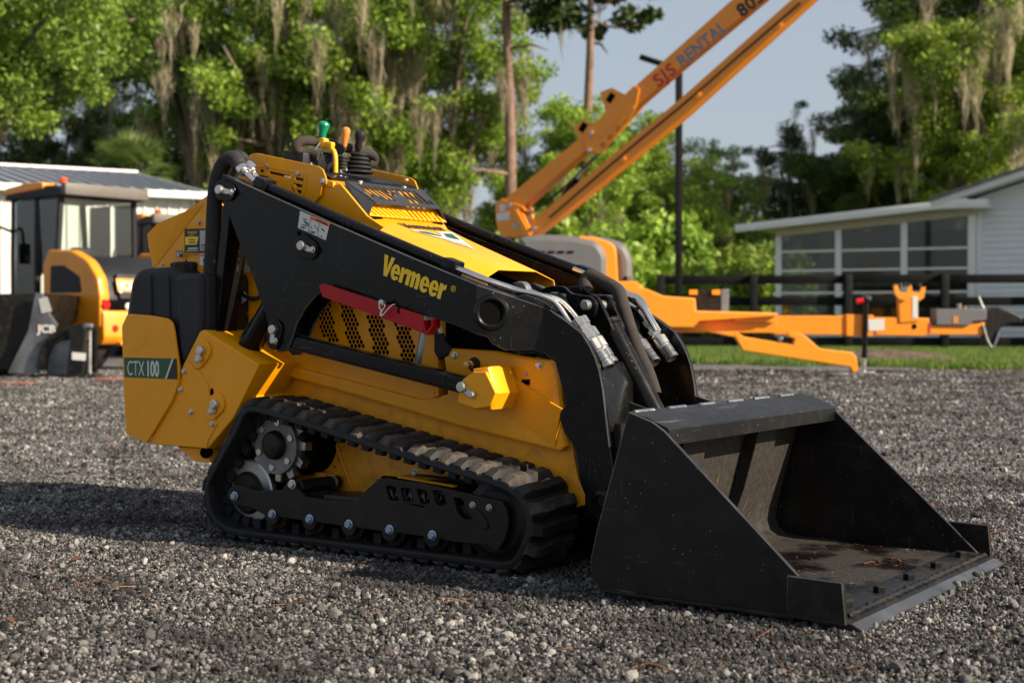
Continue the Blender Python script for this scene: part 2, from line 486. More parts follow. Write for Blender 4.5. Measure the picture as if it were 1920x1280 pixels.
for i in range(0, NB, 4):
    n, t = belt_normal(i); n = n * SGN
    o = bpy.data.objects.new('track_lug', LUGS[(i // 4 * 7) % 4]); COL.objects.link(o); o.parent = track
    xax = -t if SGN > 0 else t
    w = n; u = xax; v = w.cross(u)
    m = Matrix.Identity(4)
    p = BELT[i] + Vector((0, (TY0 + TY1) / 2, 0))
    for q in range(3): m[q][0] = u[q]; m[q][1] = v[q]; m[q][2] = w[q]; m[q][3] = p[q]
    o.matrix_basis = m

# track frame side plate
rl = [(509, 964), (579, 973), (652.5, 983), (729, 993), (809, 1003.5)]
fp = S(-.455, (428, 918), (438, 908), (457, 911), (480, 920), (528, 919), (536, 907), (546, 901), (552, 910), (573, 931), (615, 937), (661, 941), (673, 935),
       (684, 920), (704, 902), (713, 896), (785, 904), (835, 915), (920, 935), (941, 939), (950, 955), (954, 982), (947, 1009), (935, 1030), (925, 1032), (916, 1022), (846, 1015))
for k in range(len(rl) - 1, -1, -1):
    cx, cz = S(-.455, rl[k])[0]
    fp += arc(cx, cz - .006, .030, 0, -180, 10)
    if k:
        pass
fp += S(-.455, (470, 950), (436, 945), (426, 930))
holes = []
for (px, py) in ((736, 925), (764, 929), (794, 931), (825, 934)):
    x, z = S(-.455, (px, py))[0]
    holes.append(round_poly([(x - .029, z + .022), (x + .010, z + .022), (x + .026, z - .022), (x - .013, z - .022)], .008, 3))
for (px, py, w) in ((777, 946, .036),):
    x, z = S(-.455, (px, py))[0]; holes.append(slot(x - w, z + .004, x + w, z - .004, .003, 3))
x, z = S(-.455, (868, 952))[0]; holes.append(round_poly([(x - .035, z + .028), (x - .002, z + .026), (x + .012, z - .006), (x + .036, z - .03), (x + .004, z - .034), (x - .022, z - .014)], .006, 3))
tf = plate('track_frame', fp, -.455, -.443, M['brownblack'], L, holes, bev=.002)
plate('inner_frame', [(p[0], p[1]) for p in fp[:26]] + S(-.455, (809, 1003), (509, 964), (436, 945)), -.30, -.286, M['brownblack'], tf)
box('frame_tube', (.24, -.37, .165), (.62, .12, .045), M['blackdirty'], tf, (0, R(-1), 0))
e0, e1 = S3(700, 897, -.45), S3(940, 937, -.45)
plate('top_cover', [(e0.x + .005, e0.z - .002), (e1.x - .03, e1.z - .01), (e1.x - .03, e1.z - .018), (e0.x + .005, e0.z - .01)], -.443, -.30, M['black'], tf)
# weld nuts and adjuster details
for (px, py) in ((885, 947), (916, 952)): bolt(tf, px, py, -.456, .011, 'blackdirty' if False else 'steel')
x, z = S(-.457, (900, 972))[0]
plate('cast_boss', round_poly([(x - .04, z + .028), (x - .004, z + .026), (x + .03, z - .01), (x + .03, z - .03), (x, z - .028), (x - .03, z + .004)], .008, 3), -.455, -.461, M['brownblack'], tf, bev=.003)
spr = S3(764, 929, -.42)
box('slot_backing', (spr.x + .03, -.37, spr.z + .005), (.34, .02, .085), M['hole'], tf, bev=.002)  # dark backing added behind the slots in place of shade
coil = [(spr.x - .10 + .0022 * k, -.40 + .02 * math.cos(k * .55), spr.z + .02 * math.sin(k * .55)) for k in range(0, 100)]
link('tension_spring', sweep_mesh(coil, .004, 6), M['castiron'], tf, 40)
# rollers
for k, (px, py) in enumerate(rl):
    cx, cz = S(-.455, (px, py))[0]
    c = (cx, -.435, cz - .008)
    lathe('roller', [(0, .012), (.001, .034), (.004, .044), (.020, .046), (.022, .036), (.06, .036), (.1, .046), (.115, .046), (.117, .01)], c, (0, 1, 0), M['brownblack'], tf, 28)
    bolt(tf, px, py, -.456, .0155, 'boltblue')
bolt(tf, 438, 930, -.456, .0155, 'boltblue')
bolt(tf, 546, 908, -.456, .0155, 'zinc')
# rear idler, front idler
ci = S3(478, 916, -.36)
idl = lathe('idler', [(0, .02), (.002, .062), (.012, .066), (.016, .092), (.020, .098), (.036, .098), (.040, .094), (.044, .06), (.06, .06), (.062, .02)], (ci.x, -.405, ci.z - .01), (0, 1, 0), M['brownblack'], tf, 40)
lathe('idler_rim', [(0, .094), (.0, .106), (.004, .112), (.022, .112), (.026, .106), (.026, .094)], (ci.x, -.392, ci.z - .01), (0, 1, 0), M['steel'], idl, 40)
fi = S3(952, 988, -.36)
fcx = max(p.x for p in BELT) - .022 - .128; fcz = .15
lathe('front_idler', [(0, .03), (.003, .09), (.01, .10), (.014, .118), (.04, .122), (.06, .118), (.07, .09), (.1, .09), (.11, .118), (.14, .122), (.15, .03)], (fcx - .01, -.43, fcz), (0, 1, 0), M['brownblack'], tf, 40)
# drive sprocket with hub, lug bolts
sc = S3(525, 833, -.375)
teeth = []
NT = 12
for k in range(NT):
    a = 360 / NT * k
    for da, rr in ((-11, .098), (-8, .104), (-6.2, .124), (6.2, .124), (8, .104), (11, .098)):
        teeth.append((sc.x + rr * math.cos(R(a + da)), sc.z + rr * math.sin(R(a + da))))
sp = plate('drive_sprocket', teeth, -.385, -.350, M['steel'], L, [circ(sc.x, sc.z, .052, 24)], bev=.003)
lathe('sprocket_rim', [(0, .088), (0, .096), (.006, .098), (.03, .098)], (sc.x, -.398, sc.z), (0, 1, 0), M['castiron'], sp, 40)
lathe('hub', [(0, .03), (.004, .040), (.012, .046), (.03, .05), (.035, .06), (.055, .063), (.06, .085), (.07, .088), (.08, .04)], (sc.x, -.425, sc.z), (0, 1, 0), M['brownblack'], sp, 32)
for k in range(6):
    a = R(60 * k + 20); c = (sc.x + .076 * math.cos(a), -.386, sc.z + .076 * math.sin(a))
    lathe('lug_bolt', [(0, .005), (.0, .011), (.003, .012), (.018, .012), (.018, .012)], (c[0], c[1] - .018, c[2]), (0, 1, 0), M['zinc'], sp, 12)
lathe('drive_motor', [(0, .05), (.001, .115), (.16, .115), (.161, .05)], (sc.x + .012, -.345, sc.z + .005), (0, 1, 0), M['hole'], L, 32)
a0, a1 = S3(550, 905, -.44), S3(601, 896, -.27)
axle = rod('cross_axle', (a0.x + .02, -.44, a0.z - .012), (a0.x + .02, -.25, a0.z - .012), .022, M['blackdirty'], L)
aw = S3(606, 893, -.262); lathe('axle_washer', [(0, .01), (0, .026), (.006, .026), (.006, .01)], (a0.x + .021, -.285, a0.z - .012), (0, 1, 0), M['zinc'], axle, 24)
for part in (track, tf, sp): mirror(part)

# ---------------------------------------------------------------- chassis
lower = S(-.235, (470, 700), (545, 687), (800, 735), (1046, 772), (1072, 832), (1084, 897), (1098, 930), (1106, 944), (1060, 957), (960, 960), (600, 945), (430, 880), (420, 760))
ch = plate('chassis', lower, -.235, .235, M['yellow_muddy'], L, bev=.004)
wl = [S3(p[0], p[1], -.236) for p in ((628, 826), (640, 858), (652, 890), (664, 922))]
tube('weld_seam', wl, .006, M['yellow'], ch, 3, 8)
b0 = S3(606, 897, -.24); box('axle_block', (b0.x + .01, -.25, b0.z - .005), (.05, .04, .06), M['yellow'], ch, bev=.006)
for k in range(9):
    a = R(-75 + k * 13); p = (sc.x + .01 + .135 * math.cos(a), -.236, sc.z + .135 * math.sin(a))
    lathe('rivet', [(0, .004), (.003, .003), (.0035, 0)], p, (0, -1, 0), M['steel'], ch, 8)
cl = S3(700, 900, -.40)
plate('cover_strip', S(-.36, (760, 890), (865, 908), (865, 911), (760, 893)), -.40, -.33, M['yellow'], ch, bev=.001)
bolt(ch, 777, 886, -.34, .012, 'steel')

# side skirt: pressed outer sheet with the rounded lip
sk = S(-.268, (525, 702), (526, 691), (533, 686), (548, 687), (640, 710), (786, 748), (818, 745), (838, 738), (836, 700), (828, 652), (930, 658), (985, 668), (1030, 675), (1042, 692),
       (1049, 755), (1052, 770), (1046, 778), (1054, 812), (1061, 836), (1050, 846), (1040, 845), (862, 800), (680, 746))
skirt = plate('side_skirt', sk, -.268, -.238, M['yellow'], L, bev=.009)
# folded crease running from the bracket to the front corner
cr = [S3(938, 695, -.274), S3(1000, 735, -.284), S3(1051, 771, -.286)]
lowp = [S3(930, 770, -.270), S3(990, 800, -.270), S3(1040, 838, -.270)]
vv = [tuple(p) for p in cr + lowp]
link('pressed_fold', mesh(vv + [(v[0], -.266, v[2] + (.006 if k < 3 else 0)) for k, v in enumerate(vv[:3])], [(0, 1, 4, 3), (1, 2, 5, 4), (0, 6, 7, 1), (1, 7, 8, 2), (2, 8, 5)]), M['yellow'], skirt, 20)
for (px, py) in ((851, 666), (1009, 684)): bolt(skirt, px, py, -.268, .012)
plate('keyhole', S(-.27, (978, 711), (993, 711), (993, 722), (978, 722)), -.2688, -.2695, M['hole'], skirt, bev=0)
bolt(skirt, 985, 701, -.268, .007, 'steel')
# brass grease fitting on its rubber grommet
g = S3(889, 683, -.27); lathe('grommet', [(0, .012), (0, .023), (.006, .022), (.008, .012)], (g.x, -.266, g.z), (0, -1, 0), M['rubber'], skirt, 20)
lathe('brass_fitting', [(0, .008), (.010, .008), (.011, .012), (.020, .012), (.021, .008), (.03, .0085), (.034, .010), (.040, .010), (.041, 0)], (g.x, -.272, g.z), (0, -1, 0), M['brass'], skirt, 12)

# engine side panel with honeycomb windows
ep = S(-.250, (520, 560), (600, 520), (700, 545), (815, 590), (815, 752), (780, 752), (540, 692), (500, 640))
def zz(p): return (480 + p[0] / 4.571, 540 + p[1] / 4.571)
wins = [[(480, 30), (625, 70), (712, 480), (560, 440)], [(700, 95), (845, 140), (935, 535), (790, 500)], [(935, 190), (1085, 240), (1165, 590), (1010, 560)], [(1175, 285), (1325, 335), (1405, 655), (1250, 620)]]
hexes = []
def inside(p, poly, margin):
    s = None
    for i in range(len(poly)):
        a = Vector(poly[i]); b = Vector(poly[(i + 1) % len(poly)]); e = b - a
        c = (e.x * (p[1] - a.y) - e.y * (p[0] - a.x)) / e.length
        if s is None: s = 1 if c > 0 else -1
        if c * s < margin: return False
    return True
pit = .0165
for wv in wins:
    poly = S(-.250, *[zz(p) for p in wv])
    xs = [p[0] for p in poly]; zs = [p[1] for p in poly]
    sl_ = (poly[3][0] - poly[0][0]) / (poly[3][1] - poly[0][1])
    j = 0; z = min(zs)
    while z < max(zs):
        i0 = -12
        for i in range(-14, 15):
            x = (xs[0] + xs[1]) / 2 + i * pit + (pit / 2 if j % 2 else 0)
            if inside((x, z), poly, .0035): hexes.append([(x + .0083 * math.cos(R(30 + 60 * q)), z + .0083 * math.sin(R(30 + 60 * q))) for q in range(6)])
        z += pit * .866; j += 1
eng = plate('engine_side_panel', ep, -.2515, -.2475, M['yellow'], L, hexes, bev=.0008, smooth=0)
plate('mesh_backing', [(-.33, .55), (.45, .48), (.45, .84), (-.33, .93)], -.205, -.2, M['hole'], eng)
rod('engine_hose', (-.1, -.225, .70), (.32, -.225, .62), .014, M['plastic'], eng)
rod('engine_block', (.16, -.23, .56), (.22, -.23, .80), .026, M['steel'], eng)
plate('panel_edge', S(-.235, (816, 592), (824, 594), (828, 742), (817, 746)), -.25, -.2, M['yellow'], eng)
plate('seal_flap', S(-.27, (815, 598), (832, 640), (846, 655), (840, 668), (822, 674), (814, 660)), -.275, -.245, M['rubber'], eng, bev=.01)

# upper chassis body below the hood and arms
ub = S(-.20, (450, 690), (455, 470), (520, 440), (640, 470), (940, 590), (1040, 640), (1060, 760), (700, 760))
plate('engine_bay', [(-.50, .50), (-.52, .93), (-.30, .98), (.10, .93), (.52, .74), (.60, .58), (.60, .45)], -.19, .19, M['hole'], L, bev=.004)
rb = S(-.235, (430, 690), (440, 480), (470, 440), (560, 440), (560, 700))
rw = plate('rear_side_wall', rb, -.235, -.228, M['yellow'], L, bev=.002)
plate('wall_step', S(-.24, (440, 587), (500, 587), (500, 589), (440, 589)), -.245, -.235, M['yellow'], rw, bev=.001)
tube('wire_loom', [S3(*p) for p in ((447, 520, -.25), (450, 540, -.26), (462, 556, -.265), (480, 560, -.265), (497, 548, -.25))], .008, M['plastic'], rw)
plate('wire_tag', S(-.268, (443, 562), (458, 546), (466, 558), (452, 571)), -.268, -.267, M['white'], rw, bev=0)
plate('small_sticker', S(-.24, (453, 498), (467, 497), (466, 510), (455, 511)), -.236, -.2375, M['white'], rw, bev=0)
mirror(rw); mirror(eng); mirror(skirt)

# front of the chassis between the arms
plate('front_panel', [(.62, .18), (.78, .18), (.76, .44), (.66, .70), (.60, .72)], -.22, .22, M['blackdirty'], L, bev=.006)

# ---------------------------------------------------------------- rear: tower, shield, tank
tw = plate('rear_tower', S(-.44, (373, 622), (381, 618), (486, 683), (438, 783), (389, 841), (278, 832), (337, 696)), -.44, -.245, M['yellow'], L, bev=.005)
plate('tower_cover', S(-.445, (350, 675), (376, 699), (389, 721), (391, 761), (407, 794), (389, 825), (387, 840), (279, 831), (322, 755), (336, 716)), -.4405, -.4435, M['yellow'], tw, bev=.001)
for (px, py) in ((344, 696), (337.5, 730), (357, 772), (397, 795)): bolt(tw, px, py, -.444, .0105)
x, z = S(-.441, (397, 735))[0]
plate('oval_hole', circ(x, z, .009, 16, .014), -.4402, -.4408, M['hole'], tw, bev=0)
pin_lock(tw, (382.5, 656.5), (373, 674), -.441, M['yellow'], .036)
pin_lock(tw, (408.4, 756.6), (398, 770.6), -.441, M['yellow'], .036)
plate('skid_tongue', S(-.40, (340, 836), (398, 840), (402, 866), (373, 864)), -.42, -.25, M['yellow'], tw, bev=.003)
rod('tie_down', S3(385, 848, -.43), S3(398, 848, -.36), .02, M['hole'], tw)
sh = plate('rear_shield', round_poly(S(-.452, (229, 611), (240, 588), (282, 591), (315, 597), (323, 604), (327, 622), (337, 692), (335, 718), (323, 752), (275, 831), (237, 813), (232, 711)),
           [.01, .012, .0, .02, .02, .01, .02, .02, .02, .004, .004, .0]), -.455, -.444, M['yellow'], L, bev=.003)
dq = S(-.457, (232.2, 669.7), (330.5, 672), (332.4, 710.8), (233, 706.6))
plate('badge', dq, -.4555, -.4565, M['green'], sh, bev=0)
plate('badge_tip', S(-.457, (324.2, 672.2), (330.3, 672.3), (332.2, 710.4), (311.5, 709.7)), -.4566, -.4571, M['ink'], sh, bev=0)
plate('badge_slash', S(-.457, (322.4, 672.1), (325.8, 672.2), (312.8, 709.8), (309.4, 709.6)), -.4572, -.4577, M['white'], sh, bev=0)
p0 = S3(238.0, 703.0, -.4572); p1 = S3(306, 705.5, -.4572); u = (p1 - p0)
text_obj('lettering', 'CTX', frame(p0, u, (0, 0, 1)), .074, M['white'], sh, bold=-.004, sx=.62, thick=.0006)
p2 = S3(273.5, 704.3, -.4572)
text_obj('lettering', '100', frame(p2, u, (0, 0, 1)), .074, M['white'], sh, bold=.03, sx=.62, thick=.0006)
rf = plate('rear_frame', S(-.40, (275, 640), (330, 640), (480, 690), (470, 780), (395, 838), (290, 822), (272, 800)), -.40, .40, M['yellow'], L, bev=.004)

tk = plate('fuel_tank', round_poly(S(-.42, (236, 605), (243, 560), (249, 522), (264, 503), (318, 500), (326, 505), (333, 513), (391, 511), (392, 620), (350, 700), (240, 720)),
           [.02, .0, .03, .04, .02, .01, .02, .03, .02, .02, .02], 5), -.43, -.13, M['plastic'], L, bev=.022)
for (a, b, c, d) in ((267, 515, 284, 592), (296, 516, 318, 600)):
    pl = round_poly(S(-.432, (a, b), (c, b), (c + 2, d), (a - 1, d)), .012, 3)
    plate('moulded_rib', pl, -.425, -.436, M['plastic'], tk, bev=.006)
plate('filler_bulge', round_poly(S(-.42, (337, 516), (388, 513), (388, 620), (352, 690), (343, 640)), .03, 4), -.41, -.442, M['plastic'], tk, bev=.018)
cc = S3(353, 504, -.30)
capv, capf = [], []
capp = [(0, .052), (.004, .060), (.026, .060), (.032, .050), (.034, 0)]
bm = bmesh.new(); prev = None; n_ = 48
for d, r_ in capp:
    ringv = []
    for k in range(n_):
        g = 2 * math.pi * k / n_; rr = r_ * (1 + (.06 if (k % 4) < 2 and .003 < d < .03 else 0))
        ringv.append(bm.verts.new((cc.x + rr * math.cos(g), -.30 + rr * math.sin(g), cc.z - .008 + d)))
    if prev:
        for k in range(n_): bm.faces.new((prev[k], prev[(k + 1) % n_], ringv[(k + 1) % n_], ringv[k]))
    prev = ringv
link('filler_cap', bm_mesh(bm), M['plastic'], tk, 30)
rod('cap_button', (cc.x, -.30, cc.z + .024), (cc.x, -.30, cc.z + .034), .012, M['plastic'], tk, 12)
rod('vent_nipple', (cc.x - .075, -.29, cc.z - .01), (cc.x - .075, -.29, cc.z + .012), .008, M['zinc'], tk, 10)

# operator guard at the back with its stickers
gpts = S(-.31, (397, 360), (381, 372), (347, 396), (300, 416), (283, 431), (277, 447), (278, 462), (288, 502), (340, 520), (420, 520), (430, 400))
rg = plate('operator_guard', gpts, -.31, -.302, M['yellow'], L, bev=.002)
fa, fb = S3(382, 382, -.312), S3(294, 496, -.312)
gl = [S3(397, 361, -.311), S3(347, 397, -.311), S3(300, 417, -.311), S3(279, 440, -.311), S3(279, 462, -.311), S3(288, 500, -.311)]
gl2 = [Vector((p.x - .03, -.14, p.z)) for p in gl]
link('guard_wing', mesh([tuple(p) for p in gl] + [tuple(p) for p in gl2], [(k, k + 1, k + 7, k + 6) for k in range(5)]), M['yellow'], rg, 60)
fold = [(fa.x, -.3115, fa.z), (fb.x, -.3115, fb.z)]
link('fold_line', mesh([(fa.x, -.312, fa.z), (fb.x, -.312, fb.z), (gl[3].x + .008, -.326, gl[3].z), (gl[2].x, -.326, gl[2].z - .006), (gl[1].x, -.322, gl[1].z - .004), (gl[5].x + .004, -.32, gl[5].z)],
     [(0, 4, 3, 2, 5, 1)]), M['yellow'], rg, 0)
yd = -.3285
def dec(name, pts, k, mat, par): return plate(name, S(yd, *pts), yd - .0006 * k, yd - .0006 * k - .0005, mat, par, bev=0)
stk = dec('dealer_sticker', ((346, 429), (394, 428.5), (394, 473), (346, 473)), 0, M['ink'], rg)
dec('sticker_panel', ((375, 432), (393, 431.5), (393.5, 470), (375, 470)), 1, M['silver'], rg)
dec('sticker_logo', ((347.5, 444), (372.5, 443.5), (369, 458.5), (347.5, 459)), 1, M['logo_yellow'], rg)
def dtext(body, px, py, px2, py2, size, mat, k, par, bold=.01, sx=.8, y=None):
    y = y if y is not None else yd - .0006 * k
    a = S3(px, py, y); b = S3(px2, py2, y); return text_obj('lettering', body, frame(a, b - a, (0, 0, 1)), size, mat, par, bold=bold, sx=sx, thick=.0004)
dtext('MY MACHINE', 351.5, 438.2, 372, 437.8, .0125, M['logo_yellow'], 2, rg, .01, .62)
dtext('IS BACKED BY', 354, 442.4, 370, 442, .0065, M['logo_yellow'], 2, rg, 0, .7)
dtext('Vermeer', 354, 451.5, 370, 451, .0115, M['ink'], 2, rg, .015, .8)
dec('fine_print', ((355, 453.6), (367, 453.2), (367, 455.2), (355, 455.6)), 2, M['ink'], rg)
dec('fine_print', ((353, 464.6), (371, 464.2), (371, 466.8), (353, 467.2)), 2, M['white'], rg)
dec('fine_print', ((350, 469.4), (372, 469.0), (372, 470.4), (350, 470.8)), 2, M['white'], rg)
dec('fine_print', ((378, 458.6), (391, 458.4), (391, 460.8), (378, 461)), 2, M['ink'], rg)
for k_ in range(3): dec('fine_print', ((377, 463 + k_ * 2.2), (391, 462.8 + k_ * 2.2), (391, 463.6 + k_ * 2.2), (377, 463.8 + k_ * 2.2)), 2, M['ink'], rg)
dec('small_sticker', ((330, 470.5), (342.5, 470), (342.5, 482), (330, 482.5)), 0, M['ink'], rg)
dec('sticker_panel', ((331, 472), (336.5, 471.7), (336.5, 481.2), (331, 481.5)), 1, M['silver'], rg)
dec('sticker_panel', ((337.6, 472), (341.6, 471.7), (341.6, 476), (337.6, 476)), 1, M['silver'], rg)
dec('warning_sticker', ((375, 475.5), (396, 475), (396, 496), (375, 497)), 0, M['white'], rg)
dec('warning_header', ((376, 476.5), (388, 476.2), (388, 480.6), (376, 481)), 1, M['orange_vinyl'], rg)
dec('pictogram', ((381, 484), (384, 484), (384.5, 492), (381, 492.5)), 1, M['ink'], rg)
bolt(rg, 372, 417.5, -.312, .008, 'steel'); bolt(rg, 305, 496, -.326, .006, 'steel')
tube('orange_cable', [S3(*p) for p in ((412, 460, -.36), (398, 468, -.37), (389, 480, -.38), (392, 489, -.385), (404, 490, -.385))], .006, M['rust'], rg)
M['bucket'] = paint('bucket_black_paint', (.0065, .0065, .007), .34, var=.35, spec=.3, dust=.22, dustcol=(.05, .042, .034), speck=.75, grain=.06, scratch=.5)

# ---------------------------------------------------------------- lift arms (bent plates: wide at the back, jogging inward ahead of the torque tube)
def yo(x):
    if x < -.08: return -.40
    if x < .53: return -.40 - .02 * (x + .08) / .61
    if x < .68: return -.42 + .135 * (x - .53) / .15
    return -.285
def A3(px, py, d=0.0):
    y = -.40
    for _ in range(14): v = S3(px, py, y + d); y = y * .4 + yo(v.x) * .6
    return S3(px, py, y + d)
def AX(*pts): return [(A3(*p).x, A3(*p).z) for p in pts]
def bent_plate(name, pts, off0, off1, mat, parent, bev=.0035):
    bm = bmesh.new(); bm.faces.new([bm.verts.new((p[0], 0, p[1])) for p in pts])
    for c in (-.08, .53, .68):
        bmesh.ops.bisect_plane(bm, geom=bm.verts[:] + bm.edges[:] + bm.faces[:], plane_co=(c, 0, 0), plane_no=(1, 0, 0))
    r_ = bmesh.ops.extrude_face_region(bm, geom=bm.faces[:])
    for v in [g for g in r_['geom'] if isinstance(g, bmesh.types.BMVert)]: v.co.y += off1 - off0
    bmesh.ops.recalc_face_normals(bm, faces=bm.faces[:])
    ed = [e for e in bm.edges if len(e.link_faces) == 2 and e.calc_face_angle() > 1.2]
    if bev: bmesh.ops.bevel(bm, geom=ed, offset=bev, segments=1, affect='EDGES', material=1)
    bmesh.ops.triangulate(bm, faces=[f for f in bm.faces if len(f.verts) > 4])
    for v in bm.verts: v.co.y += yo(v.co.x) + off0
    return link(name, bm_mesh(bm), [mat, M['edge_black']], parent, 28)
top_px = [(416, 325), (621, 417), (760, 477), (892, 532), (964, 556), (1006, 570)]
arm_px = top_px + [(1031, 580), (1062, 601), (1091, 624), (1106, 648), (1117, 672), (1124, 694), (1131, 730), (1136, 775), (1141, 819), (1150, 885), (1158, 940), (1150, 966), (1135, 975), (1116, 970),
    (1107, 958), (1097, 932), (1085, 897), (1079, 850), (1072, 832), (1057, 812), (1050, 790), (1049, 774), (1059, 757), (1053, 730), (1047, 706), (1040, 680), (1022, 663), (998, 656), (946, 657), (922, 645), (912, 632),
    (856, 611), (817, 598), (740, 576), (630, 546), (606, 546), (590, 556), (572, 578), (557, 604), (548, 634), (541, 652), (532, 659), (521, 660), (511, 650), (505, 626), (497, 589), (476, 528), (424, 393), (413, 372), (410, 350)]
arm_xz = AX(*arm_px)
arm = bent_plate('lift_arm', arm_xz, 0, .016, M['black'], L)
inner = [p for p in arm_xz if p[0] < .70]
bent_plate('inner_plate', [(x + .0 if x > -.5 else x, z - .012) for x, z in inner], .070, .080, M['black'], arm, 0)
tp = [A3(*p) for p in top_px]
def arm_top(f):
    """point on the arm's top edge, f = x"""
    for a, b in zip(tp, tp[1:]):
        if a.x <= f <= b.x: return a.z + (b.z - a.z) * (f - a.x) / (b.x - a.x)
    return tp[-1].z if f > tp[-1].x else tp[0].z
xs = [tp[0].x + (.70 - tp[0].x) * k / 24 for k in range(25)]
v_ = []
for x in xs: v_ += [(x, yo(x) + .016, arm_top(x) - .008), (x, yo(x) + .080, arm_top(x) - .008)]
link('top_cover', mesh(v_, [(2 * k, 2 * k + 1, 2 * k + 3, 2 * k + 2) for k in range(24)]), M['blackdirty'], arm, 0)
# protective tube along the top and its clamps
xe = A3(829, 487).x
pt = [(x, yo(x) + .046, arm_top(x) + .010) for x in np.linspace(A3(478, 352).x, xe, 12)]
tube('hose_tube', pt, .019, M['black'], arm, 1, 14)
def clampb(x, sz=(.055, .05, .045)):
    sl = math.atan2(arm_top(x + .05) - arm_top(x - .05), .1)
    box('tube_clamp', (x, yo(x) + .044, arm_top(x) + .012), sz, M['black'], arm, (0, -sl, 0), bev=.006)
clampb(A3(478, 347).x, (.05, .06, .05)); clampb(A3(831, 488).x)
# bright steel pipes from the clamp over the bend to the couplers
def pipe(offs, lift, pts):
    P_ = [Vector((x, yo(x) + offs, arm_top(x) + lift)) for x in np.linspace(xe, .60, 8)] + [Vector(p) for p in pts]
    tube('steel_pipe', P_, .0085, M['chrome'], arm, 4, 12)
pipe(.035, .014, [(.66, -.29, .812), (.70, -.262, .790), (.735, -.25, .742), (.765, -.25, .70)])
pipe(.062, .012, [(.66, -.27, .808), (.70, -.235, .795), (.74, -.215, .75), (.775, -.21, .70)])
# tube end ring at the torque tube
rc = A3(921, 586); nrm = Vector((.135, -.15, 0)).normalized() * 1.0
nrm = Vector((-(-.135), -.15, 0)).normalized()
nrm = Vector((.669, -.743, 0))
rc2 = rc + nrm * .002
lathe('torque_ring', [(0, .034), (0, .050), (.008, .053), (.014, .050), (.016, .042), (.012, .036), (-.02, .034)], rc2 - nrm * .004, nrm, M['black'], arm, 36)
lathe('ring_bore', [(0, .036), (.0008, .036), (.001, 0)], rc2 + nrm * .0012, nrm, M['hole'], arm, 30)
# pivot hardware
pin_lock(arm, (418, 356.5), (432, 360), yo(-.6), M['black'], .036)
pin_lock(arm, (571.6, 461), (585, 468), yo(-.2), M['black'], .038)
pin_lock(arm, (518, 617.5), (514.6, 639), yo(-.3), M['black'], .034)
plate('bolt_slot', S(-.401, (556, 434), (562, 433), (566, 440), (566, 447), (560, 445)), -.4005, -.4012, M['hole'], arm, bev=0)
# lettering on the arm
v0 = A3(712.5, 513.5, -.0015); v1 = A3(831, 563.5, -.0015)
def ell(cx, cy, rx, ry, a0, a1, n=14): return [(cx + rx * math.cos(R(a0 + (a1 - a0) * i / n)), cy + ry * math.sin(R(a0 + (a1 - a0) * i / n))) for i in range(n + 1)]
GLYPH = {   # heavy condensed letters, unit = x-height: outline, holes, advance
    'V': ([(0, 1.36), (.37, 1.36), (.53, .50), (.70, 1.36), (1.05, 1.36), (.70, 0), (.35, 0)], [], .96),
    'e': ([(.85, .41), (.35, .41)] + ell(.47, .38, .12, .16, 190, 300, 6) + [(.74, .32), (.80, .13)] + ell(.43, .5, .43, .53, -52, -360, 30)[1:], [[(.35, .59), (.53, .59), (.53, .68), (.50, .77), (.44, .80), (.38, .77), (.35, .68)]], .90),
    'r': ([(0, 0), (.34, 0), (.34, .50), (.40, .63), (.50, .68), (.62, .68), (.62, 1.03), (.50, 1.01), (.40, .94), (.33, .84), (.32, 1), (0, 1)], [], .64),
    'm': ([(0, 0), (.33, 0), (.33, .60), (.36, .70), (.40, .73), (.44, .70), (.46, .60), (.46, 0), (.79, 0), (.79, .60), (.82, .70), (.86, .73), (.90, .70), (.92, .60), (.92, 0), (1.25, 0), (1.25, .72), (1.21, .88), (1.13, .99), (1.02, 1.03), (.90, .99), (.78, .87), (.72, .97), (.62, 1.03), (.52, 1.02), (.41, .96), (.32, .85), (.31, 1), (0, 1)], [], 1.32)}
def logo(word, mtx, xh, sx, mat, parent):
    x = 0
    for ch_ in word:
        o_, h_, adv = GLYPH[ch_]; me = flat_mesh(o_, h_, .02, 0)
        me.transform(mtx @ Matrix.Diagonal((xh * sx, xh, .04, 1)) @ Matrix.Translation((x, 0, 0))); link('letter', me, mat, parent, 0); x += adv
    return x * xh * sx
Lw = (v1 - v0).length; logo('Vermeer', frame(v0, v1 - v0, (0, 0, 1)), .047, Lw / (.047 * 6.24), M['logo_yellow'], arm)
v2 = A3(844, 545, -.0015); text_obj('lettering', '®', frame(v2, v1 - v0, (0, 0, 1)), .026, M['logo_yellow'], arm, bold=.0, sx=1, thick=.0008)
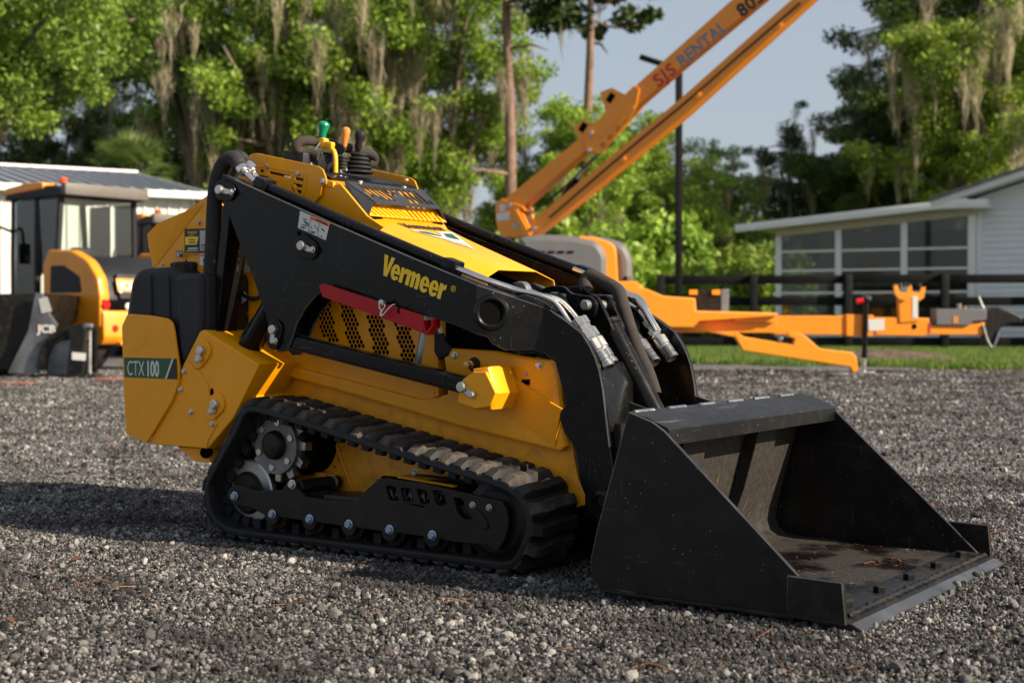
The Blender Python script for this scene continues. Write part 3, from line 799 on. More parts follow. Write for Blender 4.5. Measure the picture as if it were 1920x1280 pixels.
# warning sticker on the arm
ys = -.401
def ad(name, pts, k, mat): return plate(name, S(ys, *pts), ys - .0006 * k, ys - .0006 * k - .0005, mat, arm, bev=0)
def q(a, b): return (560 + a / 4.364, 380 + b / 4.364)
ad('warning_sticker', (q(12, 68), q(255, 170), q(222, 308), q(-6, 205)), 0, M['white'])
ad('warning_header', (q(104, 108), q(254, 172), q(248, 198), q(98, 134)), 1, M['orange_vinyl'])
ad('sticker_rule', (q(102, 108), q(105, 109), q(80, 243), q(77, 242)), 1, M['ink'])
ad('sticker_rule', (q(172, 165), q(174, 166), q(154, 278), q(152, 277)), 1, M['ink'])
for a, b, c, d in ((30, 128, 70, 146), (40, 140, 60, 175), (20, 175, 78, 196), (45, 150, 85, 190), (10, 190, 60, 212), (12, 200, 46, 215), (128, 180, 142, 206), (100, 190, 112, 225), (148, 195, 158, 240), (85, 228, 140, 250), (85, 238, 130, 258), (182, 205, 212, 242), (165, 268, 200, 284)):
    ad('pictogram', (q(a, b), q(a + (c - a) * .9, b + (d - b) * .45), q(c, d), q(a + (c - a) * .2, b + (d - b) * .35)), 1, M['ink'])
w0 = S3(*q(138, 148), ys - .0014); w1 = S3(*q(225, 186), ys - .0014)
text_obj('lettering', 'WARNING', frame(w0, w1 - w0, (0, 0, 1)), .0125, M['ink'], arm, bold=.02, sx=.9, thick=.0004)
# front guard rib
gp = AX((964, 556), (985, 552), (1010, 560), (1034, 577), (1031, 582), (1006, 571))
bent_plate('pipe_guard', gp, .0, .012, M['black'], arm, .001)
# lower front: bucket pivot ring
bp = S3(1127, 938, -.30)
lathe('pivot_ring', [(0, .013), (0, .030), (.01, .032), (.016, .028), (.018, .018), (.01, .016)], (bp.x, -.287, bp.z), (0, -1, 0), M['black'], arm, 28)

# hoses over the back of the arm
for k, (dy, dz) in enumerate(((.02, 0), (.06, .006))):
    e_ = A3(447 + k * 19, 316 + k * 3); y_ = -.40 + dy
    P_ = [S3(391, 560, y_ - .0), S3(398, 470, y_), S3(402, 380, y_), S3(409, 330, y_), S3(424, 302 - k * 3, y_), S3(440 + k * 8, 298 - k * 4, y_), S3(449 + k * 16, 312 - k * 3, y_)]
    tube('hydraulic_hose', P_, .026 if k == 0 else .022, M['sleeve'], arm, 6, 12)
    a_, b_ = P_[-1], S3(478 + k * 4, 340 - k * 6, y_)
    d_ = (b_ - a_)
    lathe('hose_fitting', [(-.004, .019), (.012, .020), (.013, .022), (.030, .022), (.031, .015), (.04, .015), (.041, .010), (d_.length, .009)], a_, d_, M['chrome'], arm, 12)
tube('hydraulic_hose', [S3(*p) for p in ((402, 380, -.33), (396, 450, -.34), (398, 490, -.36), (386, 530, -.37), (383, 560, -.37), (390, 610, -.35), (396, 650, -.34))], .020, M['sleeve'], arm, 6, 12)
tube('hydraulic_hose', [S3(*p) for p in ((500, 578, -.30), (478, 606, -.31), (462, 630, -.33), (452, 655, -.33))], .018, M['sleeve'], arm, 6, 10)
arm2 = mirror(arm)
for o in [c for c in arm2.children if c.name.split('.')[0] in ('lettering', 'letter')]: bpy.data.objects.remove(o)

# the same rear tower, shield and tank on the far side
mirror(tw); mirror(tk); sh2 = mirror(sh)
for o in [c for c in sh2.children if c.name.split('.')[0] == 'lettering']: bpy.data.objects.remove(o)
# links and cylinders
lk = plate('rear_link', S(-.39, (391, 640), (404, 648), (432, 390), (418, 384)), -.39, -.295, M['black'], L, bev=.004)
c0, c1 = S3(405, 757, -.35), S3(578, 463, -.35)
cy = rod('lift_cylinder', c0, c0.lerp(c1, .74), .040, M['black'], L, 28, .006)
rod('piston_rod', c0.lerp(c1, .7), c1, .02, M['chrome'], cy, 20)
mirror(lk); mirror(cy)
lw = plate('lower_link', S(-.375, (516, 622), (546, 626), (880, 708), (872, 732), (862, 736), (548, 655), (516, 642)), -.392, -.335, M['black'], L, bev=.011)
mirror(lw)
# red cylinder lock bar hanging on the arm, with its clip pin
def z5(a, b): return (560 + a / 4.364, 380 + b / 4.364)
rp = AX(z5(215, 680), z5(250, 662), z5(1040, 920), z5(1040, 1050), z5(1020, 1052), z5(240, 760))
rbar = plate('lock_bar', rp, -.428, -.424, M['red'], L, bev=.001)
lipz = [A3(*z5(240, 758)), A3(*z5(1035, 1052)), A3(*z5(1085, 1070))]
link('bar_flange', mesh([(lipz[0].x, -.428, lipz[0].z), (lipz[1].x, -.428, lipz[1].z), (lipz[1].x, -.385, lipz[1].z - .004), (lipz[0].x, -.385, lipz[0].z - .004),
      (lipz[0].x, -.428, lipz[0].z - .004), (lipz[1].x, -.428, lipz[1].z - .004), (lipz[1].x, -.385, lipz[1].z - .008), (lipz[0].x, -.385, lipz[0].z - .008)],
     [(0, 1, 2, 3), (4, 7, 6, 5), (0, 4, 5, 1), (1, 5, 6, 2)]), M['red'], rbar, 0)
en = A3(*z5(1118, 950)); en2 = A3(*z5(1060, 1070)); en3 = A3(*z5(1045, 1040))
plate('bar_end', [(en3.x, en3.z + .03), (en3.x, en2.z - .004), (en2.x + .004, en2.z - .004), (en.x, en2.z + .02), (en.x, en.z), (en.x - .004, en.z), (en.x - .006, en2.z + .022), (en2.x, en2.z + .004)], -.428, -.39, M['red'], rbar, bev=.001)
cp = A3(*z5(683, 820), -.03)
lathe('clip_pin', [(0, .011), (.012, .011), (.013, .009), (.0135, 0)], (cp.x, cp.y + .006, cp.z), (0, -1, 0), M['zinc'], rbar, 14)
tube('clip_wire', [A3(*z5(a, b), -.04) for a, b in ((668, 830), (660, 855), (676, 885), (668, 915), (690, 918), (720, 885), (765, 838), (788, 832))], .0022, M['chrome'], rbar, 5, 6)
tube('clip_wire', [A3(*z5(a, b), -.04) for a, b in ((700, 830), (706, 850), (682, 890), (676, 930))], .0022, M['chrome'], rbar, 5, 6)
sx_ = A3(*z5(848, 880)); plate('bar_slot', slot(sx_.x, sx_.z - .007, sx_.x, sx_.z + .007, .004), -.4282, -.4288, M['hole'], rbar, bev=0)

# pivot bracket of the lower link (bent yellow plate)
br = round_poly(S(-.408, (866, 712), (888, 697), (912, 697), (914, 703), (930, 736), (919, 762), (893, 766), (858, 754), (862, 735)), [.015, .01, .006, .004, .004, .01, .01, .006, .01])
bk = plate('link_bracket', br, -.41, -.395, M['yellow'], L, bev=.003)
bf = S(-.408, (890, 696), (914, 697), (931, 737), (917, 764), (893, 766), (906, 738))
# wrap-round strap: a bent band going inboard
v_ = []
for (px, py) in ((889, 697), (907, 738), (892, 766)):
    for yy in (-.408, -.335, -.268):
        p = S3(px, py, -.408); v_.append((p.x + (0 if yy < -.4 else .01 if yy < -.3 else .03), yy, p.z))
link('bracket_strap', mesh(v_, [(0, 1, 4, 3), (1, 2, 5, 4), (3, 4, 7, 6), (4, 5, 8, 7)]), M['yellow_bright'], bk, 20)
p_ = S3(905, 720, -.34); plate('bracket_web', S(-.34, (905, 690), (935, 686), (952, 736), (940, 766), (905, 766)), -.395, -.27, M['yellow'], bk, bev=.012)
pin_lock(bk, (868.5, 725), (884, 740), -.41, M['yellow'], .02, boss=False)

# ---------------------------------------------------------------- torque tube, tilt cylinder, couplers, quick attach
tt = rod('torque_tube', (.575, -.285, .765), (.575, .285, .765), .055, M['black'], L, 32)
for yy in (-.055, .055):
    bpz = [(.52, .74), (.50, .80), (.515, .835), (.56, .845), (.60, .842), (.625, .82), (.66, .815), (.70, .81), (.722, .79), (.715, .75), (.68, .735), (.62, .72)]
    plate('cylinder_bracket', round_poly(bpz, .012, 3), yy - .008, yy + .008, M['black'], tt, [slot(.545, .815, .60, .812, .010)], bev=.002)
P0 = S3(1116, 572, -.02); P0 = Vector((P0.x, 0, P0.z)); P1 = S3(1222, 778, -.02); P1 = Vector((P1.x, 0, P1.z)); D = (P1 - P0).normalized()
pin = S3(1116, 572, -.075)
tc_ = rod('tilt_cylinder', P0 + D * .065, P1 + D * .02, .036, M['black'], L, 32, .006)
lathe('cylinder_gland', [(0, .03), (.004, .040), (.02, .040), (.024, .036)], P0 + D * .058, D, M['black'], tc_, 32)
for yy in (-.034, .034):
    cpl = hull2((P0.x, P0.z), .032, (P0.x + D.x * .085, P0.z + D.z * .085), .030)
    plate('clevis', cpl, yy - .008, yy + .008, M['black'], tc_, bev=.003)
rod('clevis_pin', (P0.x, -.085, P0.z), (P0.x, .085, P0.z), .016, M['zinc'], tc_, 20)
rod('piston_rod', P1, P1 + D * .16, .02, M['chrome'], tc_, 20)
tube('hydraulic_hose', [S3(*p) for p in ((1100, 546, .06), (1098, 530, .09), (1108, 517, .1), (1135, 530, .1), (1158, 545, .09), (1168, 575, .08), (1182, 620, .07), (1195, 656, .07), (1215, 700, .07), (1228, 740, .06))], .022, M['foam'], tc_, 6, 12)
tube('steel_pipe', [S3(*p) for p in ((1076, 504, .25), (1095, 512, .24), (1103, 520, .2), (1104, 530, .16), (1100, 545, .12))], .008, M['chrome'], tc_, 5, 10)
tube('hydraulic_hose', [S3(*p) for p in ((1215, 690, .16), (1226, 730, .15), (1230, 760, .13), (1236, 775, .12))], .012, M['rust'], tc_, 5, 10)

def coupler(parent, p0, p1, r=.017, dark=False):
    p0 = Vector(p0); p1 = Vector(p1); Lc = (p1 - p0).length; d = p1 - p0
    lathe('coupler', [(0, r * .6), (.0, r * .8), (Lc * .14, r * .8), (Lc * .15, r * .6), (Lc * .24, r * .6), (Lc * .25, r), (Lc * .42, r), (Lc * .43, r * .7), (Lc * .5, r * .7)], p0, d, M['zinc'], parent, 6)
    lathe('coupler', [(Lc * .46, r * .7), (Lc * .47, r * 1.12), (Lc * .66, r * 1.12), (Lc * .67, r * .95), (Lc * .72, r * .95)], p0, d, M['zinc'], parent, 12)
    lathe('dust_cap', [(Lc * .7, r * .9), (Lc * .71, r * 1.05), (Lc * .86, r * 1.05), (Lc * .87, r * .95), (Lc * .91, r * .95), (Lc * .92, r * 1.08), (Lc * .985, r * 1.08), (Lc, r * .95), (Lc * .99, r * .7), (Lc * .96, 0)], p0, d,
          M['castiron'] if dark else M['steel'], parent, 24)
cpg = empty('coupler_set', (0, 0, 0), 0, L)
coupler(cpg, S3(1082, 598, -.235), S3(1141, 690, -.235), .021)
coupler(cpg, S3(1090, 596, -.2), S3(1148, 684, -.2), .021)
coupler(cpg, S3(1178, 612, .21), S3(1228, 680, .17), .02)
coupler(cpg, S3(1212, 600, .225), S3(1262, 672, .225), .02, True)
tube('steel_pipe', [S3(*p) for p in ((1160, 560, .25), (1180, 570, .24), (1192, 578, .235), (1204, 592, .23), (1213, 603, .225))], .0075, M['chrome'], cpg, 4, 10)
plate_on('coupler_bracket', [(-.01, -.02), (.10, -.02), (.10, .02), (-.01, .02)], frame(S3(1200, 652, .2), (S3(1255, 622, .25) - S3(1200, 652, .2)), (.6, 0, .8)), .006, M['black'], cpg)

qa = plate('quick_attach', [(.86, .10), (.93, .06), (1.0, .07), (.985, .12), (.93, .16), (.925, .44), (.90, .44)], -.255, .255, M['blackdirty'], L, bev=.006)
for yy in (-.2, .2): plate('attach_rib', [(.92, .10), (1.03, .12), (1.10, .44), (1.07, .46), (.92, .5)], yy - .006, yy + .006, M['blackdirty'], qa)
plate('front_guard', [(.80, .16), (.86, .14), (.835, .55), (.80, .61), (.785, .61)], -.25, -.02, M['black'], qa)

# ---------------------------------------------------------------- bucket
def thick(path, t):
    out, inn = [], []
    for i, p in enumerate(path):
        a = Vector(path[max(0, i - 1)]); b = Vector(path[min(len(path) - 1, i + 1)]); d = (b - a).normalized(); n = Vector((-d.y, d.x))
        out.append(tuple(Vector(p) + n * t / 2)); inn.append(tuple(Vector(p) - n * t / 2))
    return out + inn[::-1]
BW = .552
def bucket_floor_mat():
    m, nt, b = new_mat('dusty_worn_bucket_steel'); co = coords(nt)
    n1 = noise_node(nt, co, 4.2, 4); n2 = noise_node(nt, co, 60, 5, .7); n3 = noise_node(nt, coords(nt, (1, 12, 1)), 9, 4)
    c = mixc(nt, maprange(nt, n2, .35, .7, 0, 1), (.006, .005, .0042), (.034, .026, .019))
    sx3 = nd(nt, 'ShaderNodeSeparateXYZ'); nt.links.new(co, sx3.inputs[0])
    wm = nd(nt, 'ShaderNodeMath'); wm.operation = 'MULTIPLY'; nt.links.new(maprange(nt, n1, .46, .56, 0, 1), wm.inputs[0]); nt.links.new(maprange(nt, sx3.outputs[2], .05, .09, 1, 0), wm.inputs[1]); wet = wm.outputs[0]
    c = mixc(nt, wet, c, (.008, .007, .006))
    c = mixc(nt, maprange(nt, n3, .66, .72, 0, .5), c, (.16, .115, .075))
    nt.links.new(c, b.inputs['Base Color'])
    nt.links.new(maprange(nt, wet, 0, 1, .75, .2), b.inputs['Roughness'])
    bump(nt, n2, .6, .003, b); return m
M['bucket_in'] = bucket_floor_mat()
prof = [(1.70, .024), (1.40, .026), (1.13, .028), (1.075, .034), (1.045, .052), (1.032, .085), (1.036, .13), (1.06, .22), (1.095, .35), (1.128, .486)]
bkt = plate('bucket', thick(prof, .012), -BW + .006, BW - .006, M['bucket_in'], L, bev=.001, smooth=40)
lipp = [(1.122, .494), (1.18, .480), (1.238, .456), (1.2385, .4555), (1.236, .416)]
plate('top_lip', thick(lipp, .010), -BW + .004, BW - .004, M['bucket'], bkt, bev=.001, smooth=15)
sidep = [(1.127, .498), (1.145, .494), (1.20, .476), (1.236, .454), (1.255, .436), (1.62, .108), (1.70, .034), (1.70, .018), (1.07, .022), (1.045, .027), (1.024, .042), (1.013, .066), (1.010, .096), (1.03, .18)]
for s_ in (-1, 1): edge_wear_glint(plate('bucket_side', sidep, s_ * BW - .006, s_ * BW + .006, M['bucket'], bkt, bev=.003), M['edge_black'])
for s_ in (-1, 1):
    plate('bottom_flange', [(1.05, .026), (1.07, .016), (1.60, .012), (1.60, .024)], s_ * (BW + .006), s_ * (BW + .016), M['blackdirty'], bkt, bev=.003)
    cut = plate('side_cutter', [(1.585, .120), (1.726, .118), (1.735, .018), (1.60, .020), (1.585, .03)], s_ * (BW + .007), s_ * (BW + .025), M['blackdirty'], bkt, bev=.002)
    edge_wear_glint(cut, M['edge_black'])
blade = plate('cutting_edge', [(1.64, .037), (1.715, .033), (1.768, .006), (1.768, .001), (1.70, .006), (1.64, .014)], -BW - .012, BW + .012, M['blackdirty'], bkt, bev=.001)
plate('worn_edge', [(1.744, .0205), (1.7705, .0075), (1.7705, .0005), (1.762, .0005), (1.762, .0095), (1.744, .0185)], -BW - .010, BW + .010, M['edge_steel'], bkt, bev=.0005)
wp = [(1.722 + .003 * math.sin(k * 2.1), -BW + .02 + (2 * BW - .04) * k / 60, .031 + .002 * math.sin(k * 3.3)) for k in range(61)]
link('weld_bead', sweep_mesh(wp, [.008 + .0015 * math.sin(k * 1.7) for k in range(61)], 8), M['blackdirty'], bkt, 60)
for k in range(5):
    yy = -.44 + k * .22
    lathe('plow_bolt', [(0, .017), (.016, .017), (.019, .014), (.0195, 0)], (1.682, yy, .033), (0, 0, 1), M['blackdirty'], bkt, 6)
lw_ = [(1.128 + .002 * math.sin(k * 2.3), -BW + (2 * BW) * k / 80, .4965) for k in range(81)]
for k in range(6):
    a_ = k * 13 + 2; link('lip_weld', sweep_mesh(lw_[a_:a_ + 8], .006, 8), M['steel'], bkt, 60)
for s_ in (-.235, .235):
    plate('back_stiffener', [(1.036, .10), (1.06, .22), (1.095, .35), (1.118, .44), (1.165, .44), (1.145, .35), (1.108, .22), (1.06, .10)], s_ - .07, s_ + .07, M['bucket_in'], bkt, bev=.003)

# ---------------------------------------------------------------- hood
HS = -.389; HX, HZ = -.087, 1.08
def hz(x): return HZ + HS * (x - HX)
st = [(-.235, 1.208, .222, .225, 1.14), (-.185, 1.190, .222, .225, 1.11), (-.075, hz(-.075) - .002, .120, .222, 1.055), (.02, hz(.02), .118, .215, 1.016), (.20, hz(.20), .112, .205, .942), (.382, hz(.382), .105, .193, .868)]
vs_, fs = [], []
for x, z, a, b, zb in st:
    dx = .014 if x > .3 else 0
    vs_ += [(x + dx + .012 * (x > .3), -b, zb - .06), (x + dx, -b, zb), (x, -a, z), (x, a, z), (x + dx, b, zb), (x + dx + .012 * (x > .3), b, zb - .06)]
for i in range(len(st) - 1):
    for k in range(5): fs.append((i * 6 + k, (i + 1) * 6 + k, (i + 1) * 6 + k + 1, i * 6 + k + 1))
hm = mesh(vs_, fs); bm = bmesh.new(); bm.from_mesh(hm); bmesh.ops.recalc_face_normals(bm, faces=bm.faces[:])
if sum(f.normal.z for f in bm.faces) < 0: bmesh.ops.reverse_faces(bm, faces=bm.faces[:])
bm.to_mesh(hm); bm.free()
hood = link('hood', hm, M['yellow'], L, 8)
md = hood.modifiers.new('sheet', 'SOLIDIFY'); md.thickness = .004; md.offset = -1
md = hood.modifiers.new('edge', 'BEVEL'); md.width = .004; md.segments = 2; md.limit_method = 'ANGLE'; md.angle_limit = R(12)
# steep face with louvres below the scoop
base = Vector((-.072, 0, hz(-.072) + .003)); topv = Vector((-.150, 0, 1.150))
gv = (topv - base)
G = frame(base + Vector((.003, 0, .003)), (0, 1, 0), gv)
hs = []
for k in range(15):
    y = -.175 + k * .025
    if k < 8: hs.append(slot(y + .004, .008, y - .016, .050, .0042, 4))
    else: hs.append(slot(y, .006, y - .002, .050, .0055, 4))
plate_on('louvre_panel', round_poly([(-.205, 0), (.205, 0), (.21, .09), (-.21, .09)], .004), G, .003, M['yellow_bright'], hood, hs, bev=.0008)
plate_on('louvre_backing', [(-.2, 0), (.2, 0), (.2, .07), (-.2, .07)], frame(base + Vector((-.006, 0, -.004)), (0, 1, 0), gv), .001, M['hole'], hood, bev=0)
# black slotted scoop
M['scoop'] = paint('satin_black_scoop', (.020, .022, .026), .36, var=.15, dust=.15, dustcol=(.09, .085, .08), spec=.6)
st0 = Vector((-.182, 0, 1.200)); sl0 = Vector((-.080, 0, 1.125))
Gs = frame(st0, (0, 1, 0), st0 - sl0)
Ls = (st0 - sl0).length
hs = []
for k in range(6):
    y = -.150 + k * .024
    hs.append(slot(y, -.02 - .0, y + .034, -Ls + .030 if k < 4 else -.06, .0078, 4))
hs.append(slot(-.155, -.06, -.145, -.085, .0065, 4)); hs.append(slot(-.128, -.075, -.12, -.095, .0065, 4)); hs.append(slot(-.10, -.085, -.095, -.1, .0065, 4))
for k in range(6):
    y = .018 + k * .030
    hs.append(slot(y, -.022, y + .004, -Ls + .028, .0085, 4) if k not in (0, 5) else slot(y, -.022 if k == 0 else -.08, y, -.034 if k == 0 else -.095, .0075, 4))
scoop = plate_on('air_scoop', [(-.200, 0), (.212, 0), (.19, -Ls), (-.165, -Ls)], Gs, .004, M['scoop'], L, hs, bev=.0008)
for s_ in (-1, 1):
    a_ = (-.182, s_ * .205, 1.200); b_ = (-.080, s_ * .176, 1.125); c_ = (-.072, s_ * .206, 1.078); d_ = (-.165, s_ * .214, 1.16)
    link('scoop_cheek', mesh([a_, b_, c_, d_], [(0, 1, 2, 3) if s_ < 0 else (3, 2, 1, 0)]), M['scoop'], scoop, 0).modifiers.new('s', 'SOLIDIFY').thickness = .004
# lettering and emblem on the hood
def HP(px, py, lift=.0035):
    p = on_slope(px, py, HX, HZ, HS); return Vector((p.x, p.y, p.z + lift))
ta, tb = HP(748, 425), HP(830, 433)
Hm = frame(Vector((.018, -.118, hz(.018) + .003)), (0, 1, 0), (-1, 0, -HS))
logo('Vermeer', Hm, .036, .98, M['ink'], hood)
def hp(pts, k): return [tuple(HP(715 + a / 9.6, 395 + b / 9.6, .0026 + .0006 * k)) for a, b in pts]
def emblem(name, pts, mat, k): 
    v = hp(pts, k); return link(name, mesh(v, [tuple(range(len(v)))]), mat, hood, 0)
emblem('emblem_outline', [(530, 360), (640, 362), (830, 385), (950, 420), (1100, 455), (1010, 395), (1060, 392), (1280, 405), (1680, 710), (1560, 665), (1300, 590), (1130, 520), (960, 478), (760, 425)], M['white'], 0)
emblem('emblem_wing', [(620, 375), (830, 395), (960, 432), (1120, 475), (1060, 480), (900, 450), (740, 415)], M['green'], 1)
emblem('emblem_wing', [(1110, 425), (1270, 430), (1425, 545), (1280, 520), (1180, 490)], M['green'], 1)
emblem('emblem_shade', [(1150, 515), (1300, 545), (1500, 600), (1600, 668), (1500, 640), (1300, 582)], M['silver'], 1)
# things seen in the gap ahead of the hood
eb = plate('engine_front', [(.36, .70), (.36, .855), (.44, .82), (.50, .74)], -.16, .16, M['hole'], L)
for yy in (-.11, -.02, .09): box('engine_strut', (.43, yy, .835), (.10, .02, .012), M['steel'], eb, (0, R(20), 0), bev=.002)
rod('engine_pulley', (.43, -.06, .83), (.43, -.03, .83), .03, M['steel'], eb)
plate('cross_plate', [(.46, .77), (.52, .77), (.54, .79), (.46, .80)], -.25, .25, M['blackdirty'], eb)

# ---------------------------------------------------------------- control console
con = plate('console', [(-.235, 1.135), (-.232, 1.216), (-.28, 1.232), (-.60, 1.300), (-.66, 1.27), (-.66, 1.0), (-.3, 1.0)], -.225, .225, M['blackdirty'], L, bev=.004)
cf = plate('console_trim', [(-.222, 1.192), (-.222, 1.214), (-.245, 1.222), (-.25, 1.20)], -.228, .228, M['black'], con, bev=.003)
plate('console_frame', [(-.205, 1.178), (-.205, 1.196), (-.235, 1.206), (-.24, 1.18)], -.236, .236, M['yellow'], con, bev=.002)
for (px, py) in ((674, 341), (756, 351), (760, 337)):
    p = S3(px, py, -.116 if px < 700 else .118); rod('trim_bolt', (p.x + .004, p.y, p.z - .006), (p.x + .004, p.y, p.z + .004), .009, M['zinc'], con, 8)
# side shield with slots
sp_ = round_poly(S(-.243, (461, 300), (470, 289), (482, 287), (598, 312), (606, 318), (613, 337), (612, 346), (604, 349), (602, 366), (592, 377), (560, 400), (440, 360), (455, 310)), [.01, .02, .02, .01, .006, .006, .006, .004, .0, .0, 0, 0, 0])
def z4(a, b): return (440 + a / 9.6, 270 + b / 9.6)
hs = []
def hq(*pts): hs.append(S(-.243, *[z4(*p) for p in pts]))
hq((460, 455), (530, 465), (530, 515), (465, 505)); hq((625, 485), (1000, 565), (1000, 620), (618, 530)); hq((1090, 590), (1245, 625), (1240, 675), (1085, 640))
hq((1050, 695), (1225, 735), (1222, 785), (1110, 770)); hq((1115, 820), (1210, 840), (1205, 895), (1140, 880)); hq((455, 560), (620, 590), (570, 632), (450, 600)); hq((975, 700), (1040, 770), (1085, 860), (1050, 850), (1015, 790))
shd = plate('console_shield', sp_, -.245, -.240, M['yellow'], L, hs, bev=.001)
plate('shield_backing', [(-.60, 1.02), (-.32, 1.02), (-.32, 1.18), (-.60, 1.24)], -.234, -.23, M['hole'], shd)
for (px, py) in ((500, 312), (558, 325.5)): bolt(shd, px, py, -.245, .0095)
bolt(shd, 604.5, 339.5, -.245, .011)
plate('access_door', S(-.246, *[z4(*p) for p in ((420, 420), (600, 400), (1290, 520), (1315, 560), (1255, 940), (1200, 930), (1262, 560), (580, 428))]), -.2455, -.2475, M['yellow'], shd, bev=.0008)
mirror(shd)
plate('fuse_sticker', S(-.233, *[z4(*p) for p in ((900, 560), (1000, 580), (1000, 618), (905, 600))]), -.2345, -.2355, M['white'], con, bev=0)
# inner cover between shield and hood
plate('hood_step', S(-.228, (590, 380), (606, 350), (640, 345), (690, 405), (720, 425), (700, 440)), -.232, -.222, M['yellow'], L, bev=.002)

# levers and grips
def handle(name, base, tip, mat, r0, r1, parent):
    base = Vector(base); tip = Vector(tip); Lh = (tip - base).length
    pr = [(0, r0 * .85), (.004, r0), (Lh * .35, r0 * 1.05), (Lh * .62, r1 * .92), (Lh * .78, r1), (Lh * .90, r1 * .86), (Lh * .97, r1 * .5), (Lh, 0)]
    return lathe(name, pr, base, tip - base, mat, parent, 24)
def boot(parent, c, r0, r1, h, n, axis=(0.1, 0, 1)):
    pr = []
    for k in range(n):
        f = k / n; rr = r0 + (r1 - r0) * f
        pr += [(h * f, rr * .86), (h * (f + .35 / n), rr * 1.05), (h * (f + .6 / n), rr * 1.02), (h * (f + .95 / n), rr * .82)]
    pr += [(h, r1 * .7), (h + .001, 0)]
    return lathe('lever_boot', pr, c, axis, M['rubber'], parent, 24)
con2 = con
yg = -.125
lev = tube('park_lever', [S3(629, 324, yg), S3(629, 300, yg), S3(626, 284, yg), S3(616, 275, yg), S3(604, 272, yg)], [.0085] * 25, M['yellow_bright'], con2, 6, 12)
box('lever_block', S3(605, 268, yg), (.034, .026, .034), M['yellow_bright'], con2, (0, R(8), 0), bev=.005)
box('lever_yoke', S3(616, 271, yg), (.045, .022, .020), M['yellow_bright'], con2, (0, R(10), 0), bev=.005)
handle('green_knob', S3(603.5, 259, yg), S3(608.5, 227, yg), M['green_knob'], .0135, .0205, con2)
yg = -.06
boot(con2, S3(641, 322, yg), .019, .015, .055, 5)
rod('lever_rod', S3(641, 300, yg), S3(647, 268, yg), .0045, M['chrome'], con2, 10)
handle('amber_knob', S3(645, 275, yg), S3(650, 238, yg), M['orange_knob'], .010, .0155, con2)
yg = .0
boot(con2, S3(672, 326, yg), .052, .024, .075, 5, (0.05, 0, 1))
rod('lever_rod', S3(669, 300, yg), S3(672, 272, yg), .0085, M['black'], con2, 12)
handle('black_knob', S3(671, 280, yg), S3(677, 244, yg), M['plastic'], .0125, .0205, con2)
grip = [S3(*p) for p in ((652, 278, .0), (640, 276, -.03), (610, 268, -.09), (580, 264, -.16), (561, 266, -.2), (555, 276, -.21), (563, 284, -.19), (580, 287, -.165), (598, 292, -.15))]
tube('handlebar', grip, .0175, M['foam'], con2, 6, 14)
grip2 = [S3(*p) for p in ((652, 278, .0), (668, 280, .05), (685, 284, .12), (697, 290, .19), (702, 298, .215), (698, 306, .21), (690, 306, .19))]
tube('handlebar', grip2, .0175, M['foam'], con2, 6, 14)
box('gauge_pod', S3(572, 300, -.14) + Vector((0, 0, -.012)), (.10, .13, .075), M['plastic'], con2, (0, R(8), 0), bev=.008)
box('gauge_pod', S3(612, 300, -.06) + Vector((-.04, 0, -.01)), (.09, .10, .085), M['plastic'], con2, (0, R(8), 0), bev=.008)
rod('pivot_boss', S3(636, 280, -.08), S3(636, 280, -.03), .02, M['black'], con2, 16)
tube('linkage', [S3(600, 268, -.14), S3(592, 280, -.15), S3(586, 292, -.15)], .004, M['chrome'], con2, 4, 8)
for (px, py, yy) in ((580, 303, -.16), (584, 312, -.17), (650, 322, -.07), (655, 327, -.03), (640, 326, -.1)):
    p = S3(px, py, yy); rod('toggle', p, p + Vector((.0, -.004, .014)), .005, M['chrome'], con2, 8)
p = S3(653, 330, -.06)

